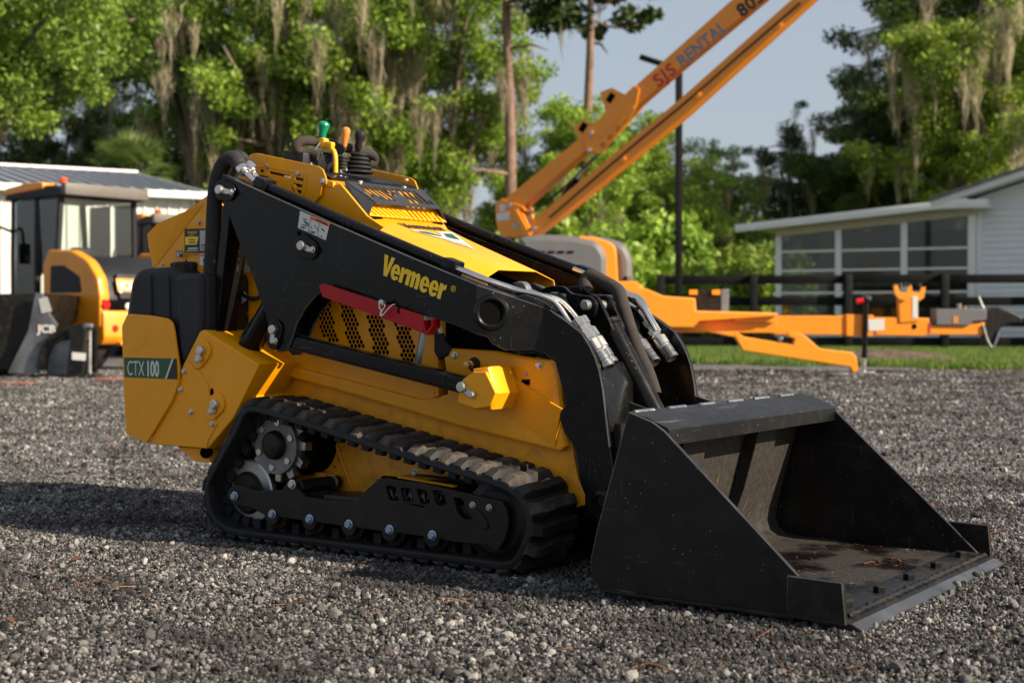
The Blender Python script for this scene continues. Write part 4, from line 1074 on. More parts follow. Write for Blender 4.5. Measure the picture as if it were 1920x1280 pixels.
# ================================================================ ground
def gheight(x, y):
    dx, dy = x - LO.x, y - LO.y; lx = dx * FW.x + dy * FW.y; ly = dx * LF.x + dy * LF.y
    k = min(1, max(0, lx - 1.8, -.6 - lx, abs(ly) - .6) / .6)          # packed flat where the loader stands
    return (.003 + .010 * k) * noise.noise(Vector((x * .9, y * .9, 0))) + (.002 + .007 * k) * noise.noise(Vector((x * 3.1, y * 3.1, 4)))
def gravel_mat(name, sheet):
    m, nt, b = new_mat(name)
    pal = [(.0, (.011, .011, .0118)), (.24, (.046, .045, .0455)), (.5, (.130, .125, .122)), (.82, (.265, .253, .242)), (1.0, (.56, .535, .50))]
    if sheet:
        co = coords(nt, 1.0)
        v = nd(nt, 'ShaderNodeTexVoronoi'); v.inputs['Scale'].default_value = 62; nt.links.new(co, v.inputs['Vector'])
        v2 = nd(nt, 'ShaderNodeTexVoronoi'); v2.inputs['Scale'].default_value = 19; nt.links.new(co, v2.inputs['Vector'])
        sep = nd(nt, 'ShaderNodeSeparateColor'); nt.links.new(v.outputs['Color'], sep.inputs[0])
        sep2 = nd(nt, 'ShaderNodeSeparateColor'); nt.links.new(v2.outputs['Color'], sep2.inputs[0])
        a = nd(nt, 'ShaderNodeMath'); a.operation = 'MULTIPLY_ADD'; nt.links.new(sep.outputs[0], a.inputs[0]); a.inputs[1].default_value = .72
        h = nd(nt, 'ShaderNodeMath'); h.operation = 'MULTIPLY'; nt.links.new(sep2.outputs[0], h.inputs[0]); h.inputs[1].default_value = .42
        nt.links.new(h.outputs[0], a.inputs[2])
        c = ramp(nt, a.outputs[0], pal)
        gap = maprange(nt, v.outputs['Distance'], .45, .85, 0, .9)
        c = mixc(nt, gap, c, (.02, .018, .017))
        big = noise_node(nt, co, .55, 5, .6)
        c = mixc(nt, maprange(nt, big, .52, .74, 0, .5), c, (.07, .06, .053))
        mid = noise_node(nt, co, 7.0, 5, .7); c = mixc(nt, maprange(nt, mid, .46, .66, 0, .55), c, (.035, .033, .033))
        inv = nd(nt, 'ShaderNodeMath'); inv.operation = 'SUBTRACT'; inv.inputs[0].default_value = 1; nt.links.new(v.outputs['Distance'], inv.inputs[1])
        bump(nt, inv.outputs[0], .7, .010, b)
    else:
        oi = nd(nt, 'ShaderNodeObjectInfo'); co = coords(nt, 1.0)
        n = noise_node(nt, co, 90, 4, .7)
        c = ramp(nt, oi.outputs['Random'], pal)
        c = mixc(nt, maprange(nt, n, .42, .78, 0, .7), c, (.045, .042, .040))
        pn = noise_node(nt, oi.outputs['Location'], 1.7, 4, .6); c = mixc(nt, maprange(nt, pn, .45, .62, 0, .8), c, (.030, .028, .028))
        bump(nt, n, .8, .003, b)
    nt.links.new(c, b.inputs['Base Color']); b.inputs['Roughness'].default_value = .85; b.inputs['Specular IOR Level'].default_value = .3
    return m
M['gravel'] = gravel_mat('gravel_sheet', True); M['stone'] = gravel_mat('gravel_stone', False)
# one sheet to the horizon, finer near the loader
xs_ = sorted(set([-900, -300, -120, -60, -30] + [round(-12 + .25 * k, 3) for k in range(97)] + [30, 60, 120, 300, 900]))
ys_ = sorted(set([-60, -20, -5] + [round(-1 + .25 * k, 3) for k in range(77)] + [24, 30, 40, 60, 100, 200, 500, 1500]))
gv_ = [(x, y, gheight(x, y) - .004 if -12 <= x <= 12 and -1 <= y <= 18 else -.004) for y in ys_ for x in xs_]
nx = len(xs_); gf = [(j * nx + i, j * nx + i + 1, (j + 1) * nx + i + 1, (j + 1) * nx + i) for j in range(len(ys_) - 1) for i in range(nx - 1)]
g = link('gravel_yard', mesh(gv_, gf), M['gravel'], None, 60); tag(g, kind='structure')

def scatter(name, pts, rots, scales, protos, kind='stuff', label=None, cat=None):
    """one object: points carrying rotation and scale, each replaced by one of the prototype meshes"""
    me = bpy.data.meshes.new(name); n = len(pts)
    me.vertices.add(n); me.vertices.foreach_set('co', np.asarray(pts, dtype=np.float32).ravel())
    a = me.attributes.new('rot', 'FLOAT_VECTOR', 'POINT'); a.data.foreach_set('vector', np.asarray(rots, dtype=np.float32).ravel())
    a = me.attributes.new('scl', 'FLOAT_VECTOR', 'POINT'); a.data.foreach_set('vector', np.asarray(scales, dtype=np.float32).ravel())
    ob = bpy.data.objects.new(name, me); COL.objects.link(ob)
    cl = bpy.data.collections.new(name + '_pieces')
    for k, p in enumerate(protos): cl.objects.link(bpy.data.objects.new(name + '_piece', p))
    gn = bpy.data.node_groups.new(name, 'GeometryNodeTree')
    gn.interface.new_socket('Geometry', in_out='INPUT', socket_type='NodeSocketGeometry')
    gn.interface.new_socket('Geometry', in_out='OUTPUT', socket_type='NodeSocketGeometry')
    i_ = gn.nodes.new('NodeGroupInput'); o_ = gn.nodes.new('NodeGroupOutput')
    ip = gn.nodes.new('GeometryNodeInstanceOnPoints'); ci = gn.nodes.new('GeometryNodeCollectionInfo')
    ci.inputs[0].default_value = cl; ci.inputs['Separate Children'].default_value = True; ci.inputs['Reset Children'].default_value = True
    ip.inputs['Pick Instance'].default_value = True
    ra = gn.nodes.new('GeometryNodeInputNamedAttribute'); ra.data_type = 'FLOAT_VECTOR'; ra.inputs[0].default_value = 'rot'
    sa = gn.nodes.new('GeometryNodeInputNamedAttribute'); sa.data_type = 'FLOAT_VECTOR'; sa.inputs[0].default_value = 'scl'
    er = gn.nodes.new('FunctionNodeEulerToRotation')
    rv = gn.nodes.new('FunctionNodeRandomValue'); rv.data_type = 'INT'
    rv.inputs[4].default_value = 0; rv.inputs[5].default_value = len(protos) - 1
    lk_ = gn.links.new
    lk_(i_.outputs[0], ip.inputs['Points']); lk_(ci.outputs[0], ip.inputs['Instance']); lk_(ra.outputs[0], er.inputs[0])
    lk_(er.outputs[0], ip.inputs['Rotation']); lk_(sa.outputs[0], ip.inputs['Scale']); lk_(rv.outputs[2], ip.inputs['Instance Index'])
    lk_(ip.outputs[0], o_.inputs[0])
    md_ = ob.modifiers.new('scatter', 'NODES'); md_.node_group = gn
    return tag(ob, label, cat, kind=kind)

def stone_mesh(seed):
    rr = random.Random(seed); bm = bmesh.new(); bmesh.ops.create_icosphere(bm, subdivisions=2, radius=1)
    sx, sy, sz = rr.uniform(.8, 1.25), rr.uniform(.75, 1.1), rr.uniform(.6, .9)
    cuts = [(Vector((rr.gauss(0, 1), rr.gauss(0, 1), rr.gauss(0, 1))).normalized(), rr.uniform(.55, .85)) for _ in range(9)]
    for v in bm.verts:
        p = v.co.copy()
        for n, d in cuts:
            e = p.dot(n) - d
            if e > 0: p -= n * e
        p *= 1 + .10 * noise.noise(p * 2.3 + Vector((seed * 3.1, 0, 0)))
        v.co = Vector((p.x * sx, p.y * sy, p.z * sz))
    me = bm_mesh(bm, 'stone'); me.materials.append(M['stone'])
    return me
STONES = [stone_mesh(s) for s in range(7)]
def wedge(n, d0, d1, half):
    u = nrng.random(n); d = np.sqrt(d0 ** 2 + u * (d1 ** 2 - d0 ** 2)); x = (nrng.random(n) * 2 - 1) * (half * d + .55)
    return np.stack([x, d], 1)
P2 = np.concatenate([wedge(270000, 2.0, 6.6, .37), wedge(120000, 6.6, 19.5, .38)])
rad = np.clip(nrng.lognormal(math.log(.0040), .34, len(P2)), .003, .020)
rad[270000:] *= 1.5 + 1.1 * (P2[270000:, 1] - 6.6) / 12.9
big_ = nrng.random(len(P2)) < .008; rad[big_] = np.maximum(rad[big_], nrng.uniform(.009, .017, big_.sum()))
hv = np.array([gheight(x, y) for x, y in P2]); hz_ = hv + rad * nrng.uniform(-.1, .55, len(P2))
scatter('gravel', np.column_stack([P2, hz_]), nrng.uniform(0, 6.28, (len(P2), 3)), np.repeat(rad[:, None], 3, 1) * nrng.uniform(.85, 1.15, (len(P2), 3)), STONES, label='loose grey crushed gravel spread around the tracked loader', cat='gravel')

# fallen pine needles, bark and dry leaf bits on the gravel
def needle_mesh(k):
    rr = random.Random(k); pts = []
    L_ = rr.uniform(.06, .11); bend = rr.uniform(-.5, .5)
    for i in range(6):
        f = i / 5 - .5; pts.append((f * L_, bend * f * f * L_, .004 * math.sin(i)))
    me = sweep_mesh(pts, .0013, 4); me.materials.append(M['needle']); return me
def chip_mesh(k):
    rr = random.Random(k); n = 7
    v = [((.9 + .5 * rr.random()) * math.cos(6.283 * i / n) * .016, (.5 + .4 * rr.random()) * math.sin(6.283 * i / n) * .012, rr.uniform(-.004, .006)) for i in range(n)]
    me = mesh(v + [(x, y, z - .0015) for x, y, z in v], [tuple(range(n)), tuple(range(2 * n - 1, n - 1, -1))] + [(i, n + i, n + (i + 1) % n, (i + 1) % n) for i in range(n)])
    me.materials.append(M['chip']); return me
M['needle'] = plain('dry_pine_needle', (.22, .085, .028), .6); M['chip'] = plain('red_brown_bark', (.10, .038, .024), .8)
P2 = np.concatenate([wedge(190, 2.3, 5.5, .38), wedge(160, 5.5, 11, .38)])
hv = np.array([gheight(x, y) for x, y in P2]) + .013
rt = np.stack([nrng.normal(0, .2, len(P2)), nrng.normal(0, .2, len(P2)), nrng.uniform(0, 6.28, len(P2))], 1)
scatter('leaf_litter', np.column_stack([P2, hv]), rt, np.repeat(nrng.uniform(.45, 1.1, (len(P2), 1)), 3, 1), [needle_mesh(1), needle_mesh(2), chip_mesh(3), chip_mesh(4), chip_mesh(5)], label='reddish pine needles and bark bits scattered on the gravel', cat='litter')
# crumbs and needles lying in the bucket
bv = []
for k in range(90):
    p = LO + FW * rng.uniform(1.08, 1.6) + LF * rng.uniform(-.5, .5); bv.append((p.x, p.y, .034))
scatter('bucket_litter', bv, np.stack([nrng.normal(0, .15, 90), nrng.normal(0, .15, 90), nrng.uniform(0, 6.28, 90)], 1), np.repeat(nrng.uniform(.3, .7, (90, 1)), 3, 1), [chip_mesh(8), chip_mesh(9), needle_mesh(5)], label='dry leaf crumbs lying in the black bucket', cat='litter')

# grass strip in front of the fence
def grass_mat():
    m, nt, b = new_mat('grass_blade'); oi = nd(nt, 'ShaderNodeObjectInfo')
    c = ramp(nt, oi.outputs['Random'], [(0, (.06, .12, .014)), (.6, (.13, .23, .026)), (1, (.26, .30, .06))])
    nt.links.new(c, b.inputs['Base Color']); b.inputs['Roughness'].default_value = .6
    tr = nd(nt, 'ShaderNodeBsdfTranslucent'); nt.links.new(c, tr.inputs[0]); mx = nd(nt, 'ShaderNodeMixShader'); mx.inputs[0].default_value = .35
    nt.links.new(b.outputs[0], mx.inputs[1]); nt.links.new(tr.outputs[0], mx.inputs[2]); nt.links.new(mx.outputs[0], nt.nodes['Material Output'].inputs[0]); return m
M['grass'] = grass_mat()
def tuft(seed):
    rr = random.Random(seed); v, f = [], []
    for _ in range(34):
        x, y = rr.gauss(0, .09), rr.gauss(0, .09); h = rr.uniform(.04, .12); a = rr.uniform(0, 6.28); w = .006; l = rr.uniform(0, .05)
        dx, dy = math.cos(a), math.sin(a); i = len(v)
        v += [(x - dy * w, y + dx * w, 0), (x + dy * w, y - dx * w, 0), (x + dx * l * .4 + dy * w * .7, y + dy * l * .4 - dx * w * .7, h * .6), (x + dx * l * .4 - dy * w * .7, y + dy * l * .4 + dx * w * .7, h * .6), (x + dx * l, y + dy * l, h)]
        f += [(i, i + 1, i + 2, i + 3), (i + 3, i + 2, i + 4)]
    me = mesh(v, f); me.materials.append(M['grass']); return me
def soil_mat():
    m, nt, b = new_mat('lawn_soil'); co = coords(nt); n = noise_node(nt, co, 2.0, 5); n2 = noise_node(nt, co, 25, 4)
    c = mixc(nt, maprange(nt, n, .35, .65, 0, 1), (.06, .10, .018), (.10, .15, .028)); c = mixc(nt, maprange(nt, n2, .5, .7, 0, .5), c, (.11, .08, .05))
    nt.links.new(c, b.inputs['Base Color']); b.inputs['Roughness'].default_value = .95; bump(nt, n2, .6, .03, b); return m
M['soil'] = soil_mat()
edge = [(2.3, 24.6), (2.8, 22.6), (4.0, 21.7), (5.2, 20.9), (6.6, 19.9), (8.2, 19.3), (12, 18.9), (40, 18.6)]
lawn = [(x + .12 * math.sin(x * 5), y + .15 * math.sin(x * 3.7), .004) for x, y in edge] + [(40, 75, .004), (-40, 75, .004), (-40, 34, .004), (-9, 34, .004), (0.5, 30, .004)]
lw2 = link('lawn', mesh(lawn, [tuple(range(len(lawn)))]), M['soil'], None, 0); tag(lw2, kind='structure')
gp_ = []
while len(gp_) < 19000:
    d = rng.uniform(18.7, 34); x = rng.uniform(-.05, .52) * d
    e = next((a[1] + (b[1] - a[1]) * (x - a[0]) / (b[0] - a[0]) for a, b in zip(edge, edge[1:]) if a[0] <= x <= b[0]), 25 if x < 2.3 else 18.7)
    if x < 2.3: e = 24.6 + (2.3 - x) * 1.6
    if d < e - rng.random() * .35: continue
    if noise.noise(Vector((x * .7, d * .7, 2))) < -.28: continue
    gp_.append((x, d, .0))
n_ = len(gp_)
scatter('grass', gp_, np.stack([np.zeros(n_), np.zeros(n_), nrng.uniform(0, 6.28, n_)], 1), nrng.uniform(.6, 1.25, (n_, 1)) * np.ones((1, 3)), [tuft(s) for s in range(4)], label='short green grass along the black board fence', cat='grass')
# low heap of mulch on the grass edge
mv, mf = [], []
mc = at(1672, 668, 22.6)
for j in range(13):
    for i in range(33):
        x = (i / 16 - 1) * 1.25; y = (j / 6 - 1) * .7; rr = max(0, 1 - (x / 1.2) ** 2 - (y / .68) ** 2)
        mv.append((mc.x + x, 22.6 + y, .005 + .20 * rr ** .7 * (1 + .35 * noise.noise(Vector((x * 4, y * 4, 1)))) + .03 * rr * noise.noise(Vector((x * 13, y * 13, 3)))))
for j in range(12):
    for i in range(32): mf.append((j * 33 + i, j * 33 + i + 1, (j + 1) * 33 + i + 1, (j + 1) * 33 + i))
M['mulch'] = paint('brown_mulch', (.10, .065, .045), .95, var=.5, dust=.5, dustcol=(.2, .15, .11), grain=1)
tag(link('mulch_heap', mesh(mv, mf), M['mulch'], None, 0), 'low brown heap of mulch on the grass beyond the trailer jack', 'mulch')

# ================================================================ things in the yard behind the loader
def W(d, *pts): return [(at(p[0], p[1], d).x, at(p[0], p[1], d).z) for p in pts]
def adopt(root, objs):
    inv = (Matrix.Translation(root.location) @ root.rotation_euler.to_matrix().to_4x4()).inverted()
    for o in objs:
        if o.parent is None: o.parent = root; o.matrix_parent_inverse = inv
class Gather:
    """collects the objects linked while it is open and hands the loose ones to their root"""
    def __init__(s, root): s.root = root
    def __enter__(s): s.n = set(COL.objects); return s
    def __exit__(s, *a): adopt(s.root, [o for o in COL.objects if o not in s.n and o is not s.root])

OR = (.82, .265, .004)
M['orange'] = paint('orange_paint', OR, .42, var=.06, dust=.08, dustcol=(.4, .2, .08), coat=.3)
M['orange2'] = paint('orange_yellow_paint', (.82, .29, .008), .4, var=.06, dust=.06, dustcol=(.4, .2, .08), coat=.3)
M['greyhood'] = paint('grey_moulded_hood', (.13, .13, .135), .45, var=.06, dust=.1)
M['fence'] = paint('black_board_paint', (.007, .007, .008), .7, var=.4, spec=.15, dust=.15, dustcol=(.03, .026, .022), grain=.6)
M['siding'] = paint('white_siding_paint', (.78, .80, .84), .6, var=.04, dust=.08, dustcol=(.4, .4, .4))
M['trim'] = paint('white_trim_paint', (.78, .78, .78), .5, var=.03, dust=.05)
M['cream'] = paint('cream_soffit', (.55, .48, .38), .7, var=.05)
M['tin'] = paint('ribbed_tin_roof', (.26, .29, .34), .5, metal=.1, var=.1, dust=.1, dustcol=(.3, .3, .3), spec=.3)
M['tinwall'] = paint('white_ribbed_wall', (.66, .65, .62), .5, var=.06, dust=.15, dustcol=(.35, .33, .3))
M['roofing'] = paint('grey_shingle', (.16, .15, .15), .9, var=.3)
def glass_mat(name, tint, k):
    m, nt, b = new_mat(name); nt.nodes.remove(b)
    tr = nd(nt, 'ShaderNodeBsdfTransparent'); tr.inputs[0].default_value = (*tint, 1)
    gl = nd(nt, 'ShaderNodeBsdfGlossy'); gl.inputs['Roughness'].default_value = .05
    fr = nd(nt, 'ShaderNodeFresnel'); fr.inputs[0].default_value = 1.5
    ad_ = nd(nt, 'ShaderNodeMath'); ad_.operation = 'ADD'; ad_.inputs[1].default_value = k; nt.links.new(fr.outputs[0], ad_.inputs[0])
    mx = nd(nt, 'ShaderNodeMixShader'); nt.links.new(ad_.outputs[0], mx.inputs[0]); nt.links.new(tr.outputs[0], mx.inputs[1]); nt.links.new(gl.outputs[0], mx.inputs[2])
    nt.links.new(mx.outputs[0], nt.nodes['Material Output'].inputs[0]); return m
M['cabglass'] = glass_mat('green_tinted_glass', (.86, .94, .90), .07)
M['screen'] = glass_mat('porch_screen_glass', (.45, .47, .45), .03)
M['tyre'] = paint('tyre_rubber', (.016, .016, .017), .8, var=.3, dust=.3, dustcol=(.08, .07, .06))
M['beacon'] = plain('orange_beacon_plastic', (.85, .10, .01), .3); M['amber'] = plain('amber_lamp_plastic', (.85, .30, .01), .3); M['visor'] = paint('grey_brown_visor', (.13, .12, .105), .55, var=.1)
M['lamp_red'] = plain('red_lamp_plastic', (.6, .01, .01), .25)
M['bluegrey'] = plain('blue_grey_vinyl', (.17, .19, .26), .5)
M['redvinyl'] = plain('red_vinyl', (.48, .02, .03), .5)

# ---- board fence: each post and rail is a part
fn = empty('board_fence', (9.0, 29, 0)); tag(fn, 'black four rail board fence along the grass in front of the house', 'fence')
with Gather(fn):
    fx0, fx1 = 2.2, 26.2; nP = 13
    def fy(x): return 31.2 - .155 * (x - 2.0)
    pm = None
    for k in range(nP):
        x = fx0 + (fx1 - fx0) * k / (nP - 1); x = at(1412, 600, fy(5.0)).x + (k - 1) * 1.97
        pm_ = box('post', (x, fy(x), .82), (.16, .16, 1.66), M['fence'], None, (0, 0, rng.uniform(-.05, .05)), bev=.01)
        for z in (1.54, 1.07, .61, .20):
            x2 = x + 1.97
            c = ((x + x2) / 2, fy((x + x2) / 2) + .10, z + rng.uniform(-.012, .012))
            box('rail', c, (1.96, .04, .185), M['fence'], None, (0, rng.uniform(-.004, .004), math.atan2(fy(x2) - fy(x), 1.97)), bev=.004)

# ---- light pole
lp = at(1272, 655, 27.0); lpz = empty('light_pole', (lp.x, 27, 0)); tag(lpz, 'tall black light pole with one lamp arm behind the boom', 'light pole')
with Gather(lpz):
    box('pole', (lp.x, 27, 2.85), (.125, .125, 5.7), M['fence'], None, bev=.01)
    e_ = at(1201, 107, 27); f_ = at(1243, 121, 27)
    box('lamp_head', ((e_.x + f_.x) / 2, 27, (e_.z + f_.z) / 2), (.48, .26, .07), M['fence'], None, (0, R(18), 0), bev=.02)
    tube('arm', [(f_.x - .05, 27, f_.z), (lp.x, 27, f_.z - .06)], .04, M['fence'], None, 1)
    box('base_plate', (lp.x, 27, .02), (.3, .3, .04), M['fence'], None, bev=.005)

# ---- house with screened porch
hb = at(1453, 640, 36.0); hang = math.atan2(-2.45, 4.25)
hs_ = empty('house', (hb.x, 36, 0), hang); tag(hs_, 'white clapboard house with a low screened porch behind the black fence', 'house')
def hpart(o): o.parent = hs_; return o
def hbox(name, c, s, mat, rot=(0, 0, 0), bev=.006, parent=None): return box(name, c, s, mat, parent or hs_, rot, bev)
PW = 4.90
slope_ = .078
def proof(x): return 2.98 + slope_ * (x + .9)
posts = [0.08, 1.62, 3.24, 4.82]
for x in posts: hbox('porch_post', (x, .06, (proof(x) - .3) / 2 + .1), (.15, .14, proof(x) - .2), M['trim'])
for i in range(3):
    a, b = posts[i] + .075, posts[i + 1] - .075
    fr_ = hbox('screen_panel', ((a + b) / 2, .06, .28), (b - a, .05, .5), M['siding'])
    for z in (.60, 1.32, 1.88, 2.36): hbox('screen_rail', ((a + b) / 2, .05, z), (b - a, .06, .055), M['trim'], parent=fr_)
    for z0, z1 in ((.62, 1.30), (1.34, 1.86), (1.90, 2.34), (2.38, proof(a) - .22)): hbox('pane', ((a + b) / 2, .065, (z0 + z1) / 2), (b - a, .006, z1 - z0), M['screen'], bev=0, parent=fr_)
rr_ = math.atan(slope_)
hbox('porch_beam', (PW / 2, .06, proof(PW / 2) - .20), (PW, .16, .22), M['cream'], (0, -rr_, 0))
hbox('fascia', (1.95, -.42, proof(1.95) - .02), (5.75, .04, .19), M['trim'], (0, -rr_, 0))
hbox('porch_roof', (1.95, 1.8, proof(1.95) + .03), (5.72, 4.36, .06), M['trim'], (0, -rr_, 0))
hbox('porch_back', (PW / 2, 3.6, 1.5), (PW, .1, 3.0), M['cream']); hbox('porch_floor', (PW / 2, 1.8, .06), (PW, 3.6, .12), M['cream'])
gw = hbox('gable_wall', (PW + 4.3, .30, 1.7), (8.6, .12, 3.4), M['siding'])
for k in range(22): hbox('clapboard', (PW + 4.3, .215, .12 + k * .152), (8.6, .03, .15), M['siding'], (R(-7), 0, 0), .004, gw)
hbox('corner_board', (PW + .04, .20, 1.72), (.14, .1, 3.44), M['trim'], parent=gw)
gv0 = [(PW - .9, 3.42), (PW + 4.3, 5.0), (PW + 9.5, 3.42)]
gabp = flat_mesh([(PW, 3.3), (PW + 8.6, 3.3), (PW + 8.6, 3.55), (PW + 4.3, 4.86), (PW, 3.55)], (), .1, .002); gabp.transform(Matrix.Translation((0, .3, 0)) @ SIDE)
link('gable', gabp, M['siding'], hs_)
for s_ in (-1, 1):
    a_ = math.atan2(1.58, 5.2)
    cx = PW + 4.3 + s_ * 2.6
    hbox('rake_board', (cx, -.42, 4.20), (5.5, .05, .20), M['trim'], (0, s_ * a_, 0))
    hbox('roof', (cx, 3.2, 4.29), (5.6, 7.4, .07), M['roofing'], (0, s_ * a_, 0))
    hbox('soffit', (cx, -.1, 4.13), (5.3, .66, .03), M['trim'], (0, s_ * a_, 0))
hbox('eave_return', (PW - .3, -.1, 3.36), (1.3, .66, .20), M['trim'])
hbox('far_wall', (PW + 8.55, 3.5, 1.7), (.1, 6.6, 3.4), M['siding']); hbox('rear_wall', (PW + 4.3, 6.8, 1.7), (8.6, .1, 3.4), M['siding'])

# ---- metal shed at the left; its long side faces right of the camera. local x along the eave, y towards the back
sang = math.atan2(2.75, 4.48)
shd_ = empty('metal_shed', (-8.1, 37.7, 0), sang); tag(shd_, 'long pale metal shed with ribbed roof behind the yellow cab', 'shed')
SL, SB, ZE, ZR = 17.0, 6.2, 4.0, 5.02
box('wall', (-SL / 2 - .15, .4, ZE / 2), (SL - .3, .1, ZE), M['tinwall'], shd_, bev=0)
for k in range(52): box('wall_rib', (-SL + .1 + k * (SL - .35) / 51, .33, ZE / 2), (.05, .05, ZE), M['tinwall'], shd_, bev=.01)
for s_ in (0, 1):
    y0_, y1_ = (0, SB) if s_ == 0 else (2 * SB, SB)
    rv_ = [(-SL, y0_, ZE), (0, y0_, ZE), (0, y1_, ZR), (-SL, y1_, ZR)]
    link('roof', mesh(rv_ + [(x, y, z - .06) for x, y, z in rv_], [(0, 1, 2, 3), (7, 6, 5, 4), (0, 4, 5, 1), (1, 5, 6, 2), (3, 7, 4, 0)]), M['tin'], shd_, 0)
for k in range(46):
    x = -SL + .1 + k * (SL - .2) / 45; link('roof_rib', sweep_mesh([(x, 0, ZE + .03), (x, SB, ZR + .03)], .04, 4), M['tin'], shd_, 0)
box('ridge_cap', (-SL / 2, SB, ZR + .05), (SL, .5, .08), M['trim'], shd_, bev=.02)
box('eave_trim', (-SL / 2, -.03, ZE - .08), (SL, .06, .18), M['trim'], shd_, bev=.01)
plate_on('end_wall', [(.4, 0), (2 * SB - .4, 0), (2 * SB - .4, ZE), (SB, ZR - .1), (.4, ZE)], frame((-.2, 0, 0), (0, 1, 0), (0, 0, 1)), .08, M['tinwall'], shd_)
plate_on('gable_trim', [(0, ZE - .12), (SB, ZR - .12), (2 * SB, ZE - .12), (2 * SB, ZE + .04), (SB, ZR + .04), (0, ZE + .04)], frame((.02, 0, 0), (0, 1, 0), (0, 0, 1)), .05, M['trim'], shd_)

# ---- wheel loader with cab (rear end towards the camera's right); local x = rearwards, y = towards its far side, z up
def wheel_loader(loc, ang, label, badge=True):
    w = empty('wheel_loader', loc, ang); tag(w, label, 'wheel loader', 'parked wheel loaders')
    # rear body: side profile prism
    bodyp = [(-.02, .50), (-.02, 1.45), (.10, 1.66), (.62, 1.64), (.96, 1.50), (1.17, 1.26), (1.22, 1.02), (1.22, .60), (1.05, .50)]
    for y0, y1 in ((-.86, -.70), (.70, .86)):
        fe = plate('fender', round_poly(bodyp, [.02, .03, .05, .08, .10, .06, .04, .04, .04]), y0, y1, M['orange2'], w, bev=.03)
        if y0 < 0:
            plate('vent', round_poly([(.14, 1.06), (.16, 1.44), (.45, 1.44), (.80, 1.28), (.84, 1.06)], .04), y0 - .004, y0 + .02, M['plastic'], fe, bev=.01)
            plate('lower_vent', round_poly([(.10, .68), (.10, .92), (.72, .92), (.60, .68)], .03), y0 - .004, y0 + .02, M['plastic'], fe, bev=.01)
    plate('bonnet', round_poly([(.05, .62), (.05, 1.50), (.40, 1.60), (.90, 1.46), (1.10, 1.30), (1.20, 1.0), (1.20, .7)], [.02, .04, .15, .2, .15, .1, .05]), -.70, .70, M['plastic'], w, bev=.03)
    gr = box('rear_grille', (1.18, -.0, 1.14), (.07, 1.1, .36), M['plastic'], w, (0, R(-14), 0), bev=.02)
    if badge:
        bg = box('badge_panel', (1.228, -.42, 1.16), (.012, .34, .19), M['orange2'], w, (0, R(-14), 0), bev=.004)
        text_obj('lettering', 'JCB', frame((1.258, -.56, 1.10), (0, 1, 0), (-.24, 0, .97)), .165, M['white'], bg, bold=.04, sx=1.0, thick=.004)
    lb = box('light_bar', (1.19, 0, .90), (.10, 1.66, .13), M['hole'], w, bev=.01)
    for y in (-.72, .72): rod('tail_lamp', (1.23, y - .06, .90), (1.255, y - .06, .90), .058, M['lamp_red'], lb)
    for y in (-.42, .42): rod('work_lamp', (1.23, y, .88), (1.25, y, .88), .045, M['white'], lb)
    cwt = plate('counterweight', round_poly([(.70, .40), (.80, .82), (1.26, .82), (1.28, .46), (1.2, .36)], .04), -.84, .84, M['orange2'], w, bev=.03)
    rod('tail_lamp', (1.27, -.66, .58), (1.285, -.66, .58), .05, M['lamp_red'], cwt)
    box('tow_lip', (1.24, 0, .38), (.16, 1.2, .05), M['orange2'], cwt, bev=.01)
    plate('front_frame', [(-1.9, .45), (-1.8, .85), (.1, .95), (.1, .45)], -.42, .42, M['orange2'], w, bev=.03)
    # cab
    zt = 2.40
    for x, y, lean in ((-1.02, -.62, -.0), (-1.02, .62, 0), (.04, -.66, .06), (.04, .66, .06), (-.42, -.66, 0.0)):
        link('cab_pillar', sweep_mesh([(x, y, .95), (x + lean * .2, y, 1.6), (x + lean - .02, y * .95, zt)], .045, 8), M['plastic'], w, 40)
    box('cab_floor', (-.5, 0, .95), (1.14, 1.3, .14), M['plastic'], w, bev=.02)
    for y in (-.64, .64):
        plate('side_glass', [(-.98, 1.0), (-.46, 1.0), (-.46, zt - .03), (-.95, zt - .03)], y - .004, y + .004, M['cabglass'], w, bev=0)
        plate('side_glass', [(-.38, 1.3), (.02, 1.55), (.03, zt - .03), (-.38, zt - .03)], y - .004, y + .004, M['cabglass'], w, bev=0)
    link('rear_glass', mesh([(.07, -.6, 1.52), (.07, .6, 1.52), (.09, .57, zt - .02), (.09, -.57, zt - .02)], [(0, 1, 2, 3)]), M['cabglass'], w, 0)
    link('windscreen', mesh([(-1.05, -.58, 1.0), (-1.05, .58, 1.0), (-1.02, .55, zt), (-1.02, -.55, zt)], [(0, 1, 2, 3)]), M['cabglass'], w, 0)
    rfp = plate('cab_roof', round_poly([(-1.12, zt), (-1.08, zt + .12), (-.6, zt + .18), (.05, zt + .16), (.22, zt + .06), (.22, zt)], [.02, .04, .1, .06, .03, .01]), -.70, .70, M['plastic'], w, bev=.03)
    plate('roof_panel', round_poly([(-1.14, zt + .06), (-1.08, zt + .16), (-.6, zt + .22), (-.2, zt + .21), (-.2, zt + .12)], .03), -.72, -.5, M['orange2'], rfp, bev=.02)
    box('roof_visor', (.26, 0, zt + .10), (.10, 1.44, .17), M['visor'], rfp, bev=.02)
    lathe('beacon', [(0, .05), (.01, .055), (.09, .05), (.1, .03), (.101, 0)], (-.1, -.45, zt + .19), (0, 0, 1), M['beacon'], w, 16)
    box('seat', (-.25, 0, 1.35), (.18, .5, .75), M['plastic'], w, (0, R(8), 0), bev=.06); box('seat_base', (-.45, 0, 1.1), (.5, .5, .2), M['plastic'], w, bev=.05)
    tube('steering_column', [(-.95, 0, 1.0), (-.85, 0, 1.3), (-.75, 0, 1.45)], .04, M['plastic'], w)
